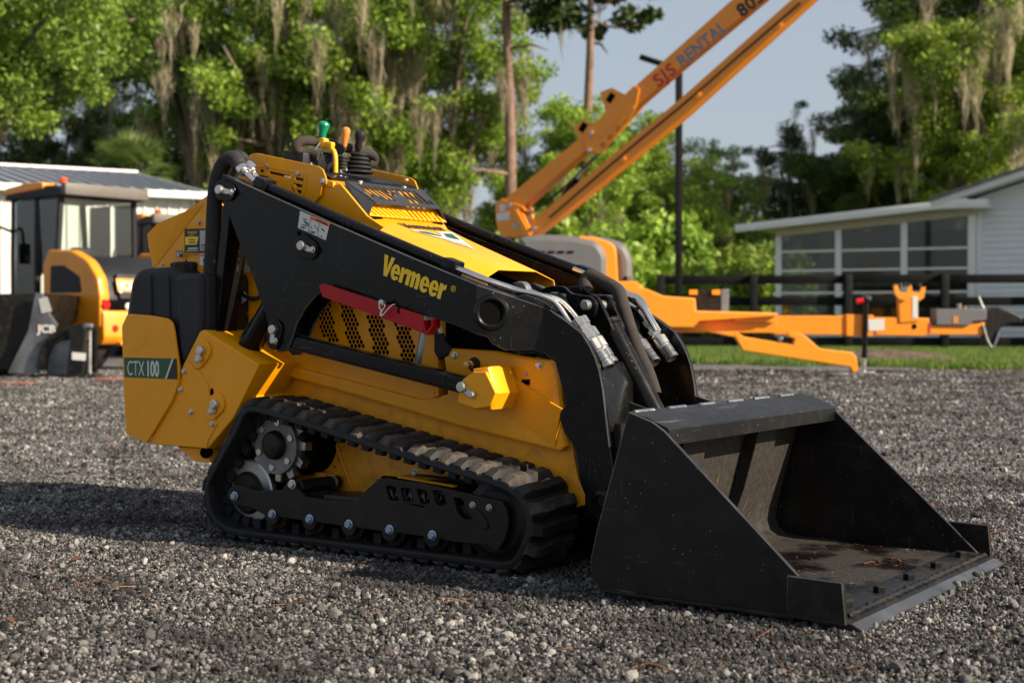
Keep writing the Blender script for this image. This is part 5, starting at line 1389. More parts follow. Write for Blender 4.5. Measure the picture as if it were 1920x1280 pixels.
    tube('mirror_arm', [(-1.0, -.66, 1.95), (-1.1, -.85, 2.0), (-1.12, -.92, 1.7)], .02, M['plastic'], w); box('mirror', (-1.12, -.92, 1.65), (.05, .18, .3), M['plastic'], w, bev=.02)
    for x, y in ((.62, -.68), (.62, .68), (-1.45, -.68), (-1.45, .68)):
        tr_ = lathe('wheel', [(-.15, .2), (-.15, .42), (-.12, .48), (.12, .48), (.15, .42), (.15, .2)], (x, y, .48), (0, 1, 0), M['tyre'], w, 32)
        lathe('rim', [(-.13, .02), (-.13, .26), (-.155, .28), (.155, .28), (.13, .26), (.13, .02)], (x, y, .48), (0, 1, 0), M['orange2'], tr_, 24)
    for y in (-.3, .3): plate('loader_arm', [(-1.1, 1.0), (-1.1, 1.25), (-2.1, .75), (-2.3, .35), (-2.15, .35), (-1.95, .6)], y - .04, y + .04, M['orange2'], w, bev=.01)
    return w
jl = at(205, 640, 19.6)
wl1 = wheel_loader((jl.x - .40, 20.3, 0), R(-36), 'orange and black wheel loader with green tinted cab, parked nearest the loader')
wl2 = copy_tree(wl1); q_ = at(268, 640, 25.0); wl2.location = (q_.x + .45, 26.2, 0); wl2.rotation_euler.z = R(-52)
wl2['label'] = 'second orange wheel loader parked behind, only its cab window showing'

# ---- black attachment bucket standing on the gravel in front of the wheel loader
ab0 = at(95, 690, 17.6); ab = empty('attachment_bucket', (ab0.x, 17.6, 0)); tag(ab, 'large black bucket attachment with grey toothed side plate on the gravel', 'bucket')
with Gather(ab):
    d_ = 17.6
    sh_ = W(d_, (-150, 560), (-40, 552), (60, 549), (78, 552), (70, 600), (30, 660), (22, 694), (-150, 696))
    plate('bucket_shell', sh_, 17.6, 19.2, M['blackdirty'], None, bev=.02)
    plate('side_plate', W(d_, (74, 549), (86, 551), (100, 590), (113, 608), (100, 640), (84, 668), (78, 699), (22, 699), (36, 668), (60, 620)), 17.45, 17.53, M['castiron'], None, bev=.008)
    plate('white_panel', W(17.44, (72, 560), (88, 556), (97, 583), (78, 588)), 17.435, 17.445, M['silver'], None, bev=.002)
    cx, cz = W(17.4, (128, 692))[0]
    ringo = [(cx + (.37 + (.012 if k % 2 else 0)) * math.cos(R(a)), cz + (.50 + (.012 if k % 2 else 0)) * math.sin(R(a))) for k, a in enumerate(range(180, 39, -3))]
    ringi = [(cx + .26 * math.cos(R(a)), cz + .40 * math.sin(R(a))) for a in range(40, 181, 5)]
    plate('toothed_arc', ringo + ringi, 17.36, 17.42, M['blackdirty'], None, bev=.004)
    plate('disc_cover', circ(cx, cz, .27, 28, .36), 17.40, 17.43, M['castiron'], None, bev=.004)
    plate('foot_block', W(17.35, (135, 612), (160, 606), (166, 620), (160, 699), (132, 699), (138, 640)), 17.2, 17.34, M['blackdirty'], None, bev=.01)
    box('foot_plate', (at(125, 697, 17.3).x, 17.3, .02), (.75, .4, .04), M['blackdirty'], None, bev=.005)
    plate('warning_sticker', W(17.19, (135, 660), (161, 662), (160, 676), (135, 674)), 17.185, 17.195, M['white'], None, bev=0)
    for px in (168, 178): rod('jack_leg', at(px, 699, 17.4), at(px, 612, 17.4), .035, M['zinc'] if px == 168 else M['black'], None)
    rod('jack_knob', at(160, 612, 17.35), at(174, 612, 17.35), .04, M['steel'], None)
    t0 = at(70, 623, 17.42); text_obj('lettering', 'JCB', frame((t0.x, 17.435, t0.z), (1, 0, -.03), (0, 0, 1)), .135, M['white'], None, bold=.035, sx=1.05, thick=.004)
    t1 = at(70.5, 610, 17.42); box('red_tab', (t1.x + .02, 17.438, t1.z - .015), (.05, .006, .035), M['orange_vinyl'], None, bev=0)

# ---- towable boom lift
BD = 18.5
bl = empty('towable_boom_lift', (at(1200, 680, BD).x, BD, 0)); tag(bl, 'orange towable boom lift with raised twin boom and long drawbar', 'boom lift')
def bq(a, b): return (900 + a / 2.909, b / 2.909)
BTH = R(-25); BPX = at(985, 430, BD)
BDIR = Vector((math.cos(BTH), math.sin(BTH), 0)); BNOR = Vector((-math.sin(BTH), math.cos(BTH), 0)); BPV = Vector((BPX.x, BD, 0))
BMX = Matrix.Translation(BPV) @ Matrix.Rotation(BTH, 4, 'Z')
def PB(px, py, off=0.0):
    """world point where a sight line meets the boom's upright plane (turned on its turntable), off = towards the back"""
    r = sight(px, py); t = ((BPV - EYEV).dot(BNOR) + off) / r.dot(BNOR); return EYEV + r * t
def WB(*pts):
    o_ = []
    for p in pts: v = PB(p[0], p[1]); o_.append(((v - BPV).dot(BDIR), v.z))
    return o_
def bplate(name, pts, y0, y1, mat, parent, holes=(), bev=.002):
    o = plate(name, WB(*pts) if not isinstance(pts, list) else pts, y0 - BD, y1 - BD, mat, None, holes, bev); o.data.transform(BMX); o.parent = parent; return o
with Gather(bl):
    # main boom
    mb = bplate('main_boom', ((948, 378), (1106, 251), (1199, 161.5), (1381, 0), (1640, -230), (1700, -230), (1436, 0), (1271, 137), (1192, 206), (1103, 285), (986, 390), (955, 392),), BD - .11, BD + .11, M['orange'], None, bev=.006)
    bplate('boom_sleeve', ((1100, 254), (1196, 163), (1206, 170), (1200, 200), (1120, 286), (1106, 287),), BD - .135, BD + .135, M['orange'], None, bev=.008)
    hs = [circ(*WB((px, py))[0], .042, 14) for px, py in ((1138, 275), (1152, 260), (1165, 244), (1179, 228))]
    bplate('holed_bracket', ((1118, 286), (1128, 291), (1138, 290), (1192, 222), (1200, 207), (1192, 204),), BD - .15, BD - .138, M['orange2'], None, hs, bev=.002)
    # lower parallel boom
    lb2 = bplate('lower_boom', ((996, 424), (1006, 412), (1275, 192), (1491, 0), (1740, -215), (1780, -215), (1529, 0), (1290, 217), (1040, 420), (1010, 440),), BD - .10, BD + .10, M['orange'], None, bev=.006)
    for px, py in ((1308, 180), (1168, 300), (1461, 50)):
        c = PB(px, py, -.11); box('boom_lug', c, (.09, .02, .05), M['orange2'], lb2, (0, R(-38), BTH), bev=.004)
    for pts in (((1128, 175), (1150, 166), (1172, 178), (1164, 196), (1140, 214)), ((1078, 240), (1098, 226), (1118, 232), (1112, 244), (1090, 262))):
        o = bplate('boom_stop', (tuple(pts)), BD - .07, BD + .07, M['orange2'], None, bev=.004)
        c = PB(sum(p[0] for p in pts) / 5 - 6, sum(p[1] for p in pts) / 5 - 2, -.072); box('stop_recess', c, (.08, .01, .12), M['hole'], o, (0, R(35), BTH), bev=0)
    bplate('small_decal', ((1117, 222), (1126, 214), (1131, 219), (1122, 229),), BD - .14, BD - .137, M['white'], None, bev=0)
    bplate('knuckle', ((938, 384), (950, 374), (990, 388), (996, 398), (985, 392), (1006, 436), (1000, 445), (948, 446), (940, 420),), BD - .16, BD + .16, M['orange'], None, bev=.01)
    bplate('knuckle_decal', ((940, 402), (964, 399), (966, 413), (942, 416),), BD - .165, BD - .162, M['white'], None, bev=0)
    bplate('knuckle_decal', ((946, 386), (957, 384), (958, 396), (947, 398),), BD - .165, BD - .162, M['white'], None, bev=0)
    bplate('knuckle_decal', ((970, 420), (981, 418), (982, 428), (971, 430),), BD - .165, BD - .162, M['silver'], None, bev=0)
    bplate('brace', ((972, 398), (980, 394), (1004, 440), (994, 444),), BD - .19, BD - .162, M['orange2'], None, bev=.004)
    rod('boom_cylinder', PB(1020, 425), PB(1082, 335), .05, M['black'], None)
    rod('cylinder_rod', PB(1078, 341), PB(1118, 290), .024, M['chrome'], None)
    d1, d2 = PB(1188, 203, -.112), PB(1432, 0, -.112)
    for txt, px, py, sz, mt, bo, sx_t, sp_t in (('SJS', 1234.5, 164.5, .225, 'redvinyl', .03, 1.05, 1.12), ('RENTAL', 1279, 127, .215, 'bluegrey', .03, .88, 1.05), ('805', 1392, 33.5, .23, 'ink', .035, .95, 1.1)):
        text_obj('lettering', txt, frame(PB(px, py, -.1125), d2 - d1, (0, 0, 1)), sz, M[mt], mb, bold=bo, sx=sx_t, thick=.003, spacing=sp_t)
    # moulded hoods
    plate('grey_hood', round_poly(W(BD, (972, 530), (972, 450), (1000, 443), (1070, 445), (1118, 455), (1134, 480), (1134, 532)), [.03, .04, .1, .2, .25, .1, .03], 6), BD - .55, BD + .5, M['greyhood'], None, bev=.08)
    plate('orange_centre', round_poly(W(BD, (1080, 446), (1112, 448), (1150, 462), (1154, 535), (1128, 540)), [.03, .05, .1, .03, .03]), BD - .5, BD + .5, M['orange2'], None, bev=.02)
    plate('grey_hood', round_poly(W(BD, (1088, 446), (1128, 445), (1170, 458), (1183, 485), (1184, 531), (1154, 531), (1150, 478)), [.03, .1, .2, .15, .03, .03, .1], 6), BD - .3, BD + .75, M['greyhood'], None, bev=.08)
    for px, py in ((1121, 484), (1129, 484), (1160, 484), (1168, 484), (1121, 511), (1129, 511), (1160, 511), (1168, 511)): pass
    plate('turntable', W(BD, (985, 528), (1190, 528), (1205, 545), (1240, 560), (1240, 600), (980, 600)), BD - .3, BD + .3, M['orange'], None, bev=.02)
    # chassis and drawbar
    def z3(a, b): return (1180 + a / 2.595, 440 + b / 2.595)
    plate('chassis_fairing', W(BD, z3(-40, 262), z3(60, 262), z3(150, 300), z3(300, 310), z3(305, 370), z3(690, 380), z3(690, 395), z3(320, 420), z3(290, 450), z3(-40, 450)), BD - .45, BD + .3, M['orange2'], None, bev=.02)
    plate('chassis_beam', W(BD, z3(-40, 425), z3(320, 422), z3(700, 400), z3(700, 475), z3(-40, 475)), BD - .30, BD - .05, M['orange'], None, bev=.008)
    cs_ = plate('deck_plate', W(BD, z3(490, 388), z3(685, 385), z3(685, 425), z3(490, 425)), BD - .36, BD - .31, M['orange2'], None, bev=.004)
    plate('drawbar', W(BD, z3(690, 393), z3(1060, 393), z3(1060, 485), z3(690, 485)), BD - .10, BD + .10, M['orange'], None, bev=.012)
    plate('drawbar_collar', W(BD, z3(1045, 386), z3(1175, 390), z3(1175, 492), z3(1045, 492)), BD - .13, BD + .13, M['orange'], None, bev=.008)
    plate('drawbar_nose', W(BD, z3(1170, 400), z3(1450, 405), z3(1455, 440), z3(1640, 440), z3(1650, 425), z3(1720, 425), z3(1715, 485), z3(1440, 485), z3(1430, 492), z3(1170, 488)), BD - .09, BD + .09, M['orange'], None, bev=.012)
    plate('white_decal', W(BD, z3(1150, 412), z3(1228, 408), z3(1228, 462), z3(1152, 468)), BD - .138, BD - .133, M['white'], None, bev=0)
    rod('pivot_bore', at(*z3(1386, 446), BD - .1), at(*z3(1386, 446), BD - .07), .035, M['hole'], None, 16)
    c = at(*z3(1444, 475), BD - .095); text_obj('lettering', '1', frame((c.x, BD - .094, c.z), (1, 0, 0), (0, 0, 1)), .17, M['redvinyl'], None, bold=.03, thick=.003)
    plate('hitch_box', W(BD, z3(1480, 360), z3(1725, 362), z3(1722, 415), z3(1660, 420), z3(1640, 440), z3(1480, 438)), BD - .13, BD + .13, M['greyhood'], None, bev=.01)
    plate('hitch_stain', W(BD, z3(1560, 395), z3(1585, 395), z3(1585, 432), z3(1560, 432)), BD - .136, BD - .131, M['rust'], None, bev=0)
    plate('coupler_head', round_poly(W(BD, z3(1710, 360), z3(1790, 350), z3(1850, 375), z3(1900, 400), z3(1905, 430), z3(1840, 430), z3(1800, 450), z3(1760, 540), z3(1720, 530)), .02), BD - .09, BD + .09, M['brownblack'], None, bev=.02)
    tube('safety_chain', [at(*z3(1720, 440), BD - .1), at(*z3(1745, 520), BD - .12), at(*z3(1770, 545), BD - .12), at(*z3(1800, 470), BD - .1)], .018, M['castiron'], None)
    tube('hitch_lever', [at(*z3(1700, 300), BD), at(*z3(1715, 340), BD), at(*z3(1735, 380), BD)], .014, M['zinc'], None)
    rod('hitch_knob', at(*z3(1605, 362), BD), at(*z3(1605, 335), BD), .03, M['steel'], None); rod('hitch_knob', at(*z3(1632, 362), BD), at(*z3(1632, 345), BD), .025, M['brass'], None)
    # boom cradle
    plate('cradle_post', W(BD, z3(1300, 300), z3(1392, 300), z3(1395, 420), z3(1305, 428)), BD - .11, BD + .02, M['orange'], None, bev=.008)
    for k_ in (0, 1):
        o_ = 76 * k_
        plate('cradle_fork', W(BD, z3(1270 + o_, 250), z3(1290 + o_, 244), z3(1300 + o_, 280), z3(1330 + o_, 282), z3(1340 + o_, 255), z3(1360 + o_, 255), z3(1352 + o_, 305), z3(1330 + o_, 322), z3(1298 + o_, 315), z3(1276 + o_, 290)), BD - .16 + .1 * k_, BD - .12 + .1 * k_, M['orange2'], None, bev=.004)
    for px in (1284, 1340, 1355, 1410): rod('cradle_pad', at(*z3(px, 252), BD - .1), at(*z3(px, 236), BD - .1), .03, M['tyre'], None, 10)
    plate('cradle_decal', W(BD, z3(1366, 300), z3(1392, 300), z3(1392, 405), z3(1366, 405)), BD - .116, BD - .112, M['white'], None, bev=0)
    # jack stand
    rod('jack_tube', at(*z3(1143, 600), BD - .16), at(*z3(1153, 310), BD - .16), .034, M['black'], None)
    rod('jack_ram', at(*z3(1140, 680), BD - .16), at(*z3(1143, 590), BD - .16), .033, M['chrome'], None)
    c = at(*z3(1118, 680), BD - .16); box('jack_foot', (c.x + .03, BD - .16, .02), (.30, .2, .03), M['steel'], None, bev=.006)
    rod('jack_crank', at(*z3(1153, 312), BD - .16), at(*z3(1160, 296), BD - .16), .06, M['castiron'], None); rod('jack_handle', at(*z3(1105, 325), BD - .2), at(*z3(1138, 320), BD - .2), .035, M['lamp_red'], None)
    # outrigger
    orr = plate('outrigger', W(BD, z3(440, 468), z3(470, 470), z3(500, 490), z3(730, 528), z3(735, 500), z3(700, 488), z3(706, 470), z3(765, 475), z3(800, 500), z3(850, 545), z3(1000, 562), z3(1020, 585), z3(1028, 645), z3(1010, 660), z3(990, 630), z3(495, 555), z3(470, 510)), BD - .95, BD - .83, M['orange2'], None, bev=.012)
    plate('outrigger_arm', W(BD, z3(360, 470), z3(470, 468), z3(478, 492), z3(440, 490)), BD - .95, BD - .3, M['orange2'], None, bev=.008)
    c = at(*z3(1012, 668), BD - .9); box('outrigger_foot', (c.x, BD - .9, .03), (.22, .25, .04), M['castiron'], None, bev=.01)
    rod('outrigger_pin', at(*z3(735, 508), BD - .96), at(*z3(735, 508), BD - .80), .03, M['steel'], None)
    # rear light board
    lbx = plate('light_board', W(BD, z3(305, 265), z3(465, 262), z3(465, 375), z3(305, 372)), BD + .3, BD + .36, M['brownblack'], None, bev=.004)
    for px in (325, 437): plate('marker_lamp', W(BD, z3(px - 20, 266), z3(px + 20, 266), z3(px + 20, 290), z3(px - 20, 290)), BD + .27, BD + .3, M['amber'], lbx, bev=.004)
    plate('board_post', W(BD, z3(462, 262), z3(508, 262), z3(508, 375), z3(462, 375)), BD + .4, BD + .45, M['steel'], None, bev=.004)
    for y in (BD - .75, BD + .75):
        tr_ = lathe('wheel', [(-.09, .15), (-.09, .28), (-.06, .32), (.06, .32), (.09, .28), (.09, .15)], (at(1060, 600, BD).x, y, .32), (0, 1, 0), M['tyre'], None, 28)
    rod('axle', (at(1060, 600, BD).x, BD - .75, .32), (at(1060, 600, BD).x, BD + .75, .32), .05, M['castiron'], None)
    # hoses and pins on the booms
    tube('boom_hose', [PB(*q_, -.12) for q_ in ((1000, 398), (1060, 350), (1110, 300), (1150, 268))], .014, M['plastic'], None)
    tube('boom_hose', [PB(*q_, -.115) for q_ in ((1030, 408), (1120, 330), (1200, 262), (1290, 188), (1400, 92), (1500, 6))], .011, M['plastic'], None)
    for q_ in ((955, 385), (1104, 282), (1000, 428), (1108, 250)): rod('pivot_pin', PB(*q_, -.18), PB(*q_, -.10), .03, M['steel'], None, 12)
    for k_ in range(4): plate('hood_vent', W(BD - .6, (1010 + 18 * k_, 470), (1022 + 18 * k_, 470), (1022 + 18 * k_, 474), (1010 + 18 * k_, 474)), BD - .562, BD - .552, M['hole'], None, bev=0)

# ---- faded boards left lying on the gravel behind the loader
M['redwood'] = paint('faded_red_board', (.30, .10, .07), .8, var=.3, dust=.4, dustcol=(.35, .25, .2))
for px, py, ln, rz, lab in ((208, 714, .36, .1, 'short faded red board on the gravel beside the yellow rear shield'), (18, 722, .5, -.1, 'faded red board on the gravel at the left edge below the bucket')):
    c = at(px, py, EYE * FOC / (py - 592.0)); o = empty('board', (c.x, c.y, .012), rz); tag(o, lab, 'board', 'boards on the gravel')
    box('plank', (0, 0, .01), (ln, .09, .022), M['redwood'], o, bev=.003); box('splinter', (ln * .42, .05, .008), (ln * .3, .02, .014), M['redwood'], o, (0, 0, .2), bev=.002)

# ================================================================ trees and shrubs
def leaf_mat(name, dark, mid, lite, trans=.28, sc=1.3):
    m, nt, b = new_mat(name); co = coords(nt, 1.0)
    n = noise_node(nt, co, sc, 3); n2 = noise_node(nt, co, 14, 2)
    c = ramp(nt, n, [(.32, dark), (.52, mid), (.72, lite)])
    c = mixc(nt, maprange(nt, n2, .4, .7, 0, .45), c, lite)
    oi = nd(nt, 'ShaderNodeObjectInfo'); hs_ = nd(nt, 'ShaderNodeHueSaturation'); hs_.inputs['Saturation'].default_value = .95
    nt.links.new(maprange(nt, oi.outputs['Random'], 0, 1, .82, 1.18), hs_.inputs['Value']); nt.links.new(c, hs_.inputs['Color'])
    c = hs_.outputs[0]
    nt.links.new(c, b.inputs['Base Color']); b.inputs['Roughness'].default_value = .5; b.inputs['Specular IOR Level'].default_value = .35
    tr = nd(nt, 'ShaderNodeBsdfTranslucent'); nt.links.new(c, tr.inputs[0]); mx = nd(nt, 'ShaderNodeMixShader'); mx.inputs[0].default_value = trans
    nt.links.new(b.outputs[0], mx.inputs[1]); nt.links.new(tr.outputs[0], mx.inputs[2]); nt.links.new(mx.outputs[0], nt.nodes['Material Output'].inputs[0]); return m
M['oak_dark'] = leaf_mat('dark_oak_leaf', (.022, .045, .010), (.055, .100, .016), (.13, .18, .026))
M['oak_bright'] = leaf_mat('sunlit_oak_leaf', (.06, .13, .012), (.18, .32, .022), (.42, .54, .05))  # sunlit yellow-green put into the leaf colour
M['oak_mid'] = leaf_mat('green_oak_leaf', (.035, .085, .012), (.12, .23, .02), (.31, .42, .04))
M['lime'] = leaf_mat('lime_leaf', (.08, .15, .012), (.17, .26, .018), (.32, .38, .035))
M['pine'] = leaf_mat('pine_needle_green', (.020, .045, .012), (.050, .085, .020), (.10, .14, .03), .25)
M['palm'] = leaf_mat('palm_frond_green', (.045, .085, .018), (.10, .16, .03), (.20, .26, .06), .3)
M['moss'] = leaf_mat('grey_beige_moss', (.22, .195, .13), (.39, .34, .22), (.54, .47, .31), .45, 3)
M['bark'] = paint('grey_bark', (.17, .13, .10), .95, var=.45, dust=.4, dustcol=(.30, .25, .2), grain=1.0)
M['pinebark'] = paint('red_pine_bark', (.20, .125, .09), .95, var=.4, dust=.4, dustcol=(.36, .24, .18), grain=1.0)

def quads_mesh(c, u, v, mat):
    """leaf-shaped rhombi: centres c, half axes u (long) and v (short)"""
    n = len(c); co = np.empty((n, 4, 3), np.float32)
    co[:, 0] = c - u; co[:, 1] = c + v - u * .1; co[:, 2] = c + u; co[:, 3] = c - v - u * .1
    me = bpy.data.meshes.new('leaves'); me.vertices.add(n * 4); me.vertices.foreach_set('co', co.ravel())
    me.loops.add(n * 4); me.loops.foreach_set('vertex_index', np.arange(n * 4, dtype=np.int32))
    me.polygons.add(n); me.polygons.foreach_set('loop_start', np.arange(0, n * 4, 4, dtype=np.int32))
    me.update(calc_edges=True); me.materials.append(mat); return me
def unit(a): return a / np.maximum(np.linalg.norm(a, axis=1, keepdims=True), 1e-6)
def leaves(clumps, per, size, mat, r, droop=.0):
    C_, U_, V_ = [], [], []
    for (cx, cy, cz, rx, rz) in clumps:
        k = max(8, int(per * (rx * rx * rz) ** .55))
        d = unit(r.normal(size=(k, 3))); rr_ = r.random((k, 1)) ** .45
        p = d * rr_ * np.array([[rx, rx, rz]]) + np.array([[cx, cy, cz]])
        u = unit(r.normal(size=(k, 3)) + d * .6 - np.array([[0, 0, droop]])); w = unit(r.normal(size=(k, 3)) + np.array([[0, 0, .8]])); v = unit(np.cross(u, w))
        s = size * r.uniform(.45, 1.6, (k, 1))
        C_.append(p); U_.append(u * s); V_.append(v * s * .48)
    return quads_mesh(np.concatenate(C_), np.concatenate(U_), np.concatenate(V_), mat)
def moss_mesh(points, r):
    """hanging beards: bundles of narrow drooping strips"""
    v, f = [], []
    for (x, y, z, ln, wd) in points:
        for _ in range(int(16 + wd * 130)):
            a = r.uniform(0, 6.28); rad_ = wd * 1.5 * r.random() ** 1.1; px, py = x + rad_ * math.cos(a), y + rad_ * math.sin(a)
            L_ = ln * r.uniform(.35, 1.0) * (1 - .45 * rad_ / max(wd, .01)); w = r.uniform(.006, .020); b = r.uniform(0, 6.28); i = len(v)
            dx, dy = math.cos(b) * w, math.sin(b) * w; sx, sy = r.normal(0, .09), r.normal(0, .09); z0 = z + r.normal(0, .22)
            for k, (t, ww) in enumerate(((0, .5), (.3, 1), (.65, .8), (1, .08))):
                q = (x + (px - x) * (1 - .55 * t)) + sx * math.sin(t * 5), (y + (py - y) * (1 - .55 * t)) + sy * math.sin(t * 4), z0 - L_ * t
                v += [(q[0] - dx * ww, q[1] - dy * ww, q[2]), (q[0] + dx * ww, q[1] + dy * ww, q[2])]
            f += [(i, i + 1, i + 3, i + 2), (i + 2, i + 3, i + 5, i + 4), (i + 4, i + 5, i + 7, i + 6)]
    me = mesh(v, f, 'moss'); me.materials.append(M['moss']); return me

def join_meshes(ms, mat):
    bm = bmesh.new()
    for m_ in ms: bm.from_mesh(m_)
    me = bm_mesh(bm); me.materials.append(mat)
    me.polygons.foreach_set('use_smooth', [True] * len(me.polygons)); return me

def oak_kind(seed, H, spread, low, leafmat, leaf=.078, dens=420, mossn=26, mossl=1.6, trunk=.34, clumpr=(.35, 1.0), nlimb=9):
    """prototype meshes of a broad tree: trunk and limbs, crown, hanging moss"""
    rr = random.Random(seed); r = np.random.default_rng(seed); parts_ = []; cl = []; mo = []
    fork = low * rr.uniform(.75, .95)
    tx, ty = rr.uniform(-.3, .3), rr.uniform(-.3, .3)
    tr = [(0, 0, -.1), (tx * .3, ty * .3, fork * .5), (tx, ty, fork)]
    parts_.append(sweep_mesh(smooth_path(tr, 4), [trunk * (1.25 - .5 * k / 8) for k in range(9)], 10))
    top = (tx * 1.4, ty * 1.4, H * .9)
    limbs = []
    for k in range(nlimb):
        a = 2 * math.pi * (k + rr.uniform(-.25, .25)) / nlimb; e = rr.uniform(.25, 1.0)
        R_ = spread * (1 - .55 * (e - .25)) * rr.uniform(.75, 1.05); zt = low + (H - low) * e * rr.uniform(.75, 1)
        s0 = Vector((tx, ty, fork * rr.uniform(.85, 1.0) + (H - fork) * .25 * max(0, e - .4)))
        m1 = Vector((tx + math.cos(a) * R_ * .4, ty + math.sin(a) * R_ * .4, s0.z + (zt - s0.z) * .6)); e1 = Vector((tx + math.cos(a) * R_, ty + math.sin(a) * R_, zt))
        path = smooth_path([s0, m1, e1], 5); limbs.append(path)
        parts_.append(sweep_mesh(path, [trunk * (.5 - .4 * i / (len(path) - 1)) for i in range(len(path))], 7))
        for i, p in enumerate(path[3:]):
            f = (i + 3) / len(path)
            for _ in range(2 if f > .5 else 1):
                q = p + Vector((rr.gauss(0, .75), rr.gauss(0, .75), rr.gauss(.25, .5))); c = rr.uniform(*clumpr)
                cl.append((q.x, q.y, q.z, c, c * rr.uniform(.5, .8)))
        for _ in range(3):                                   # side twigs
            p = path[rr.randrange(4, len(path))]; b = a + rr.uniform(-1.3, 1.3); ln = rr.uniform(.8, 1.9)
            q = p + Vector((math.cos(b) * ln, math.sin(b) * ln, rr.uniform(-.5, .8)))
            parts_.append(sweep_mesh([p, q], [trunk * .12, trunk * .04], 5)); c = rr.uniform(*clumpr) * .85
            cl.append((q.x, q.y, q.z, c, c * .65))
    for _ in range(int(nlimb * 1.5)):
        a = rr.uniform(0, 6.28); q = rr.random() ** .5 * spread * .6; c = rr.uniform(*clumpr); cl.append((tx + q * math.cos(a), ty + q * math.sin(a), H * rr.uniform(.8, 1.0), c, c * .6))
    for _ in range(mossn):
        c = rr.choice(cl); a = rr.uniform(0, 6.28)
        mo.append((c[0] + c[3] * .8 * math.cos(a), c[1] + c[3] * .8 * math.sin(a), c[2] - c[4] * rr.uniform(0, .6), mossl * rr.uniform(.5, 1.6), rr.uniform(.12, .36)))
    return (join_meshes(parts_, M['bark']), leaves(cl, dens * 1.75, leaf, leafmat, r, .1), moss_mesh(mo, r) if mossn else None)

def pine_kind(seed, H, spread, low, trunk=.2, tufts=34):
    rr = random.Random(seed); r = np.random.default_rng(seed)
    tr = smooth_path([(0, 0, -.1), (.1, .05, H * .35), (-.05, .1, H * .7), (.05, 0, H)], 6)
    ps = [sweep_mesh(tr, [trunk * (1.1 - .85 * k / (len(tr) - 1)) for k in range(len(tr))], 9)]; cl = []
    for k in range(tufts):
        e = rr.random() ** .8; z = low + (H - low) * e; a = rr.uniform(0, 6.28); R_ = spread * (1 - .65 * e) * rr.uniform(.5, 1.1)
        s0 = Vector((0, 0, z)); q = Vector((math.cos(a) * R_, math.sin(a) * R_, z + rr.uniform(-.3, .9)))
        ps.append(sweep_mesh(smooth_path([s0, (s0 + q) / 2 + Vector((0, 0, -.2)), q], 3), [trunk * .26 - trunk * .2 * i / 6 for i in range(7)], 5))
        for _ in range(3): c = rr.uniform(.35, .75); cl.append((q.x + rr.gauss(0, .4), q.y + rr.gauss(0, .4), q.z + rr.uniform(-.2, .4), c, c * .6))
    for _ in range(4):                                        # bare dead snags lower on the trunk
        z = rr.uniform(low * .45, low); a = rr.uniform(0, 6.28); L_ = rr.uniform(.8, 2.0); ps.append(sweep_mesh([(0, 0, z), (math.cos(a) * L_ * .6, math.sin(a) * L_ * .6, z + .1), (math.cos(a) * L_, math.sin(a) * L_, z - .1)], [.05, .04, .015], 5))
    mo = [(c[0], c[1], c[2], rr.uniform(.5, 1.3), rr.uniform(.08, .2)) for c in rr.sample(cl, 14)]
    return (join_meshes(ps, M['pinebark']), leaves(cl, 620, .13, M['pine'], r, 0), moss_mesh(mo, r))

def bush_mesh(seed, mat, w, h, n, leaf=.10):
    rr = random.Random(seed); r = np.random.default_rng(seed); cl = []
    for _ in range(n):
        a = rr.uniform(0, 6.28); q = rr.random() ** .5 * w; z = h * rr.random() ** .8 * (1 - .35 * (q / w) ** 2); c = rr.uniform(.3, .75)
        cl.append((q * math.cos(a), q * math.sin(a) * .8, max(.2, z), c, c * .8))
    st_ = join_meshes([sweep_mesh([(rr.gauss(0, .2), rr.gauss(0, .2), 0), (c[0] * .6, c[1] * .6, c[2] * .6), (c[0], c[1], c[2])], [.05, .035, .01], 5) for c in cl[:14]], M['bark'])
    return (st_, leaves(cl, 480, leaf, mat, r, .1), None)

def place(kind, name, px, depth, label, cat, group, sc=1.0, rz=None, sz=None, dz=0.0, crownmat=None):
    p = at(px, 620, depth); o = empty(name, (p.x, depth, dz), rng.uniform(0, 6.28) if rz is None else rz); s = sc; o.scale = (s, s, sz or s)
    tag(o, label, cat, group)
    for nm, me in zip(('trunk', 'crown', 'moss'), kind):
        if me is None: continue
        c = bpy.data.objects.new(nm, me); COL.objects.link(c); c.parent = o
        if nm == 'moss': tag(c, kind='stuff')
        if nm == 'crown' and crownmat: c.material_slots[0].link = 'OBJECT'; c.material_slots[0].material = M[crownmat]
    return o
K_oakA = oak_kind(21, 12.5, 5.0, 4.7, M['oak_mid'], leaf=.062, mossn=14, mossl=1.0, dens=800, nlimb=14)
K_oakB = oak_kind(34, 14.0, 4.6, 4.2, M['oak_bright'], mossn=85, mossl=2.0, dens=400)
K_oakC = oak_kind(55, 12.0, 4.0, 3.6, M['oak_bright'], mossn=78, mossl=2.1, dens=420)
K_oakD = oak_kind(78, 13.5, 4.4, 4.0, M['oak_dark'], mossn=50, mossl=2.3, dens=420)
K_oakE = oak_kind(91, 9.5, 3.2, 2.6, M['oak_mid'], mossn=38, mossl=1.6, dens=460, trunk=.24)
K_pine = pine_kind(5, 15.5, 2.0, 9.6); K_pine2 = pine_kind(9, 13.0, 1.9, 9.0, tufts=22)
K_bush = [bush_mesh(3, M['oak_bright'], 2.0, 2.6, 46), bush_mesh(4, M['oak_mid'], 2.2, 2.3, 46), bush_mesh(6, M['lime'], 1.5, 1.9, 34)]
T = 'trees beyond the yard'
place(K_oakA, 'oak_tree', -75, 31.0, 'spreading dark oak at the top left corner above the metal shed', 'tree', T, 1.0, 1.0)
place(K_oakD, 'oak_tree', 400, 52, 'oak with long beige moss behind the palm and the guard', 'tree', T, 1.2, .4, crownmat='oak_mid')
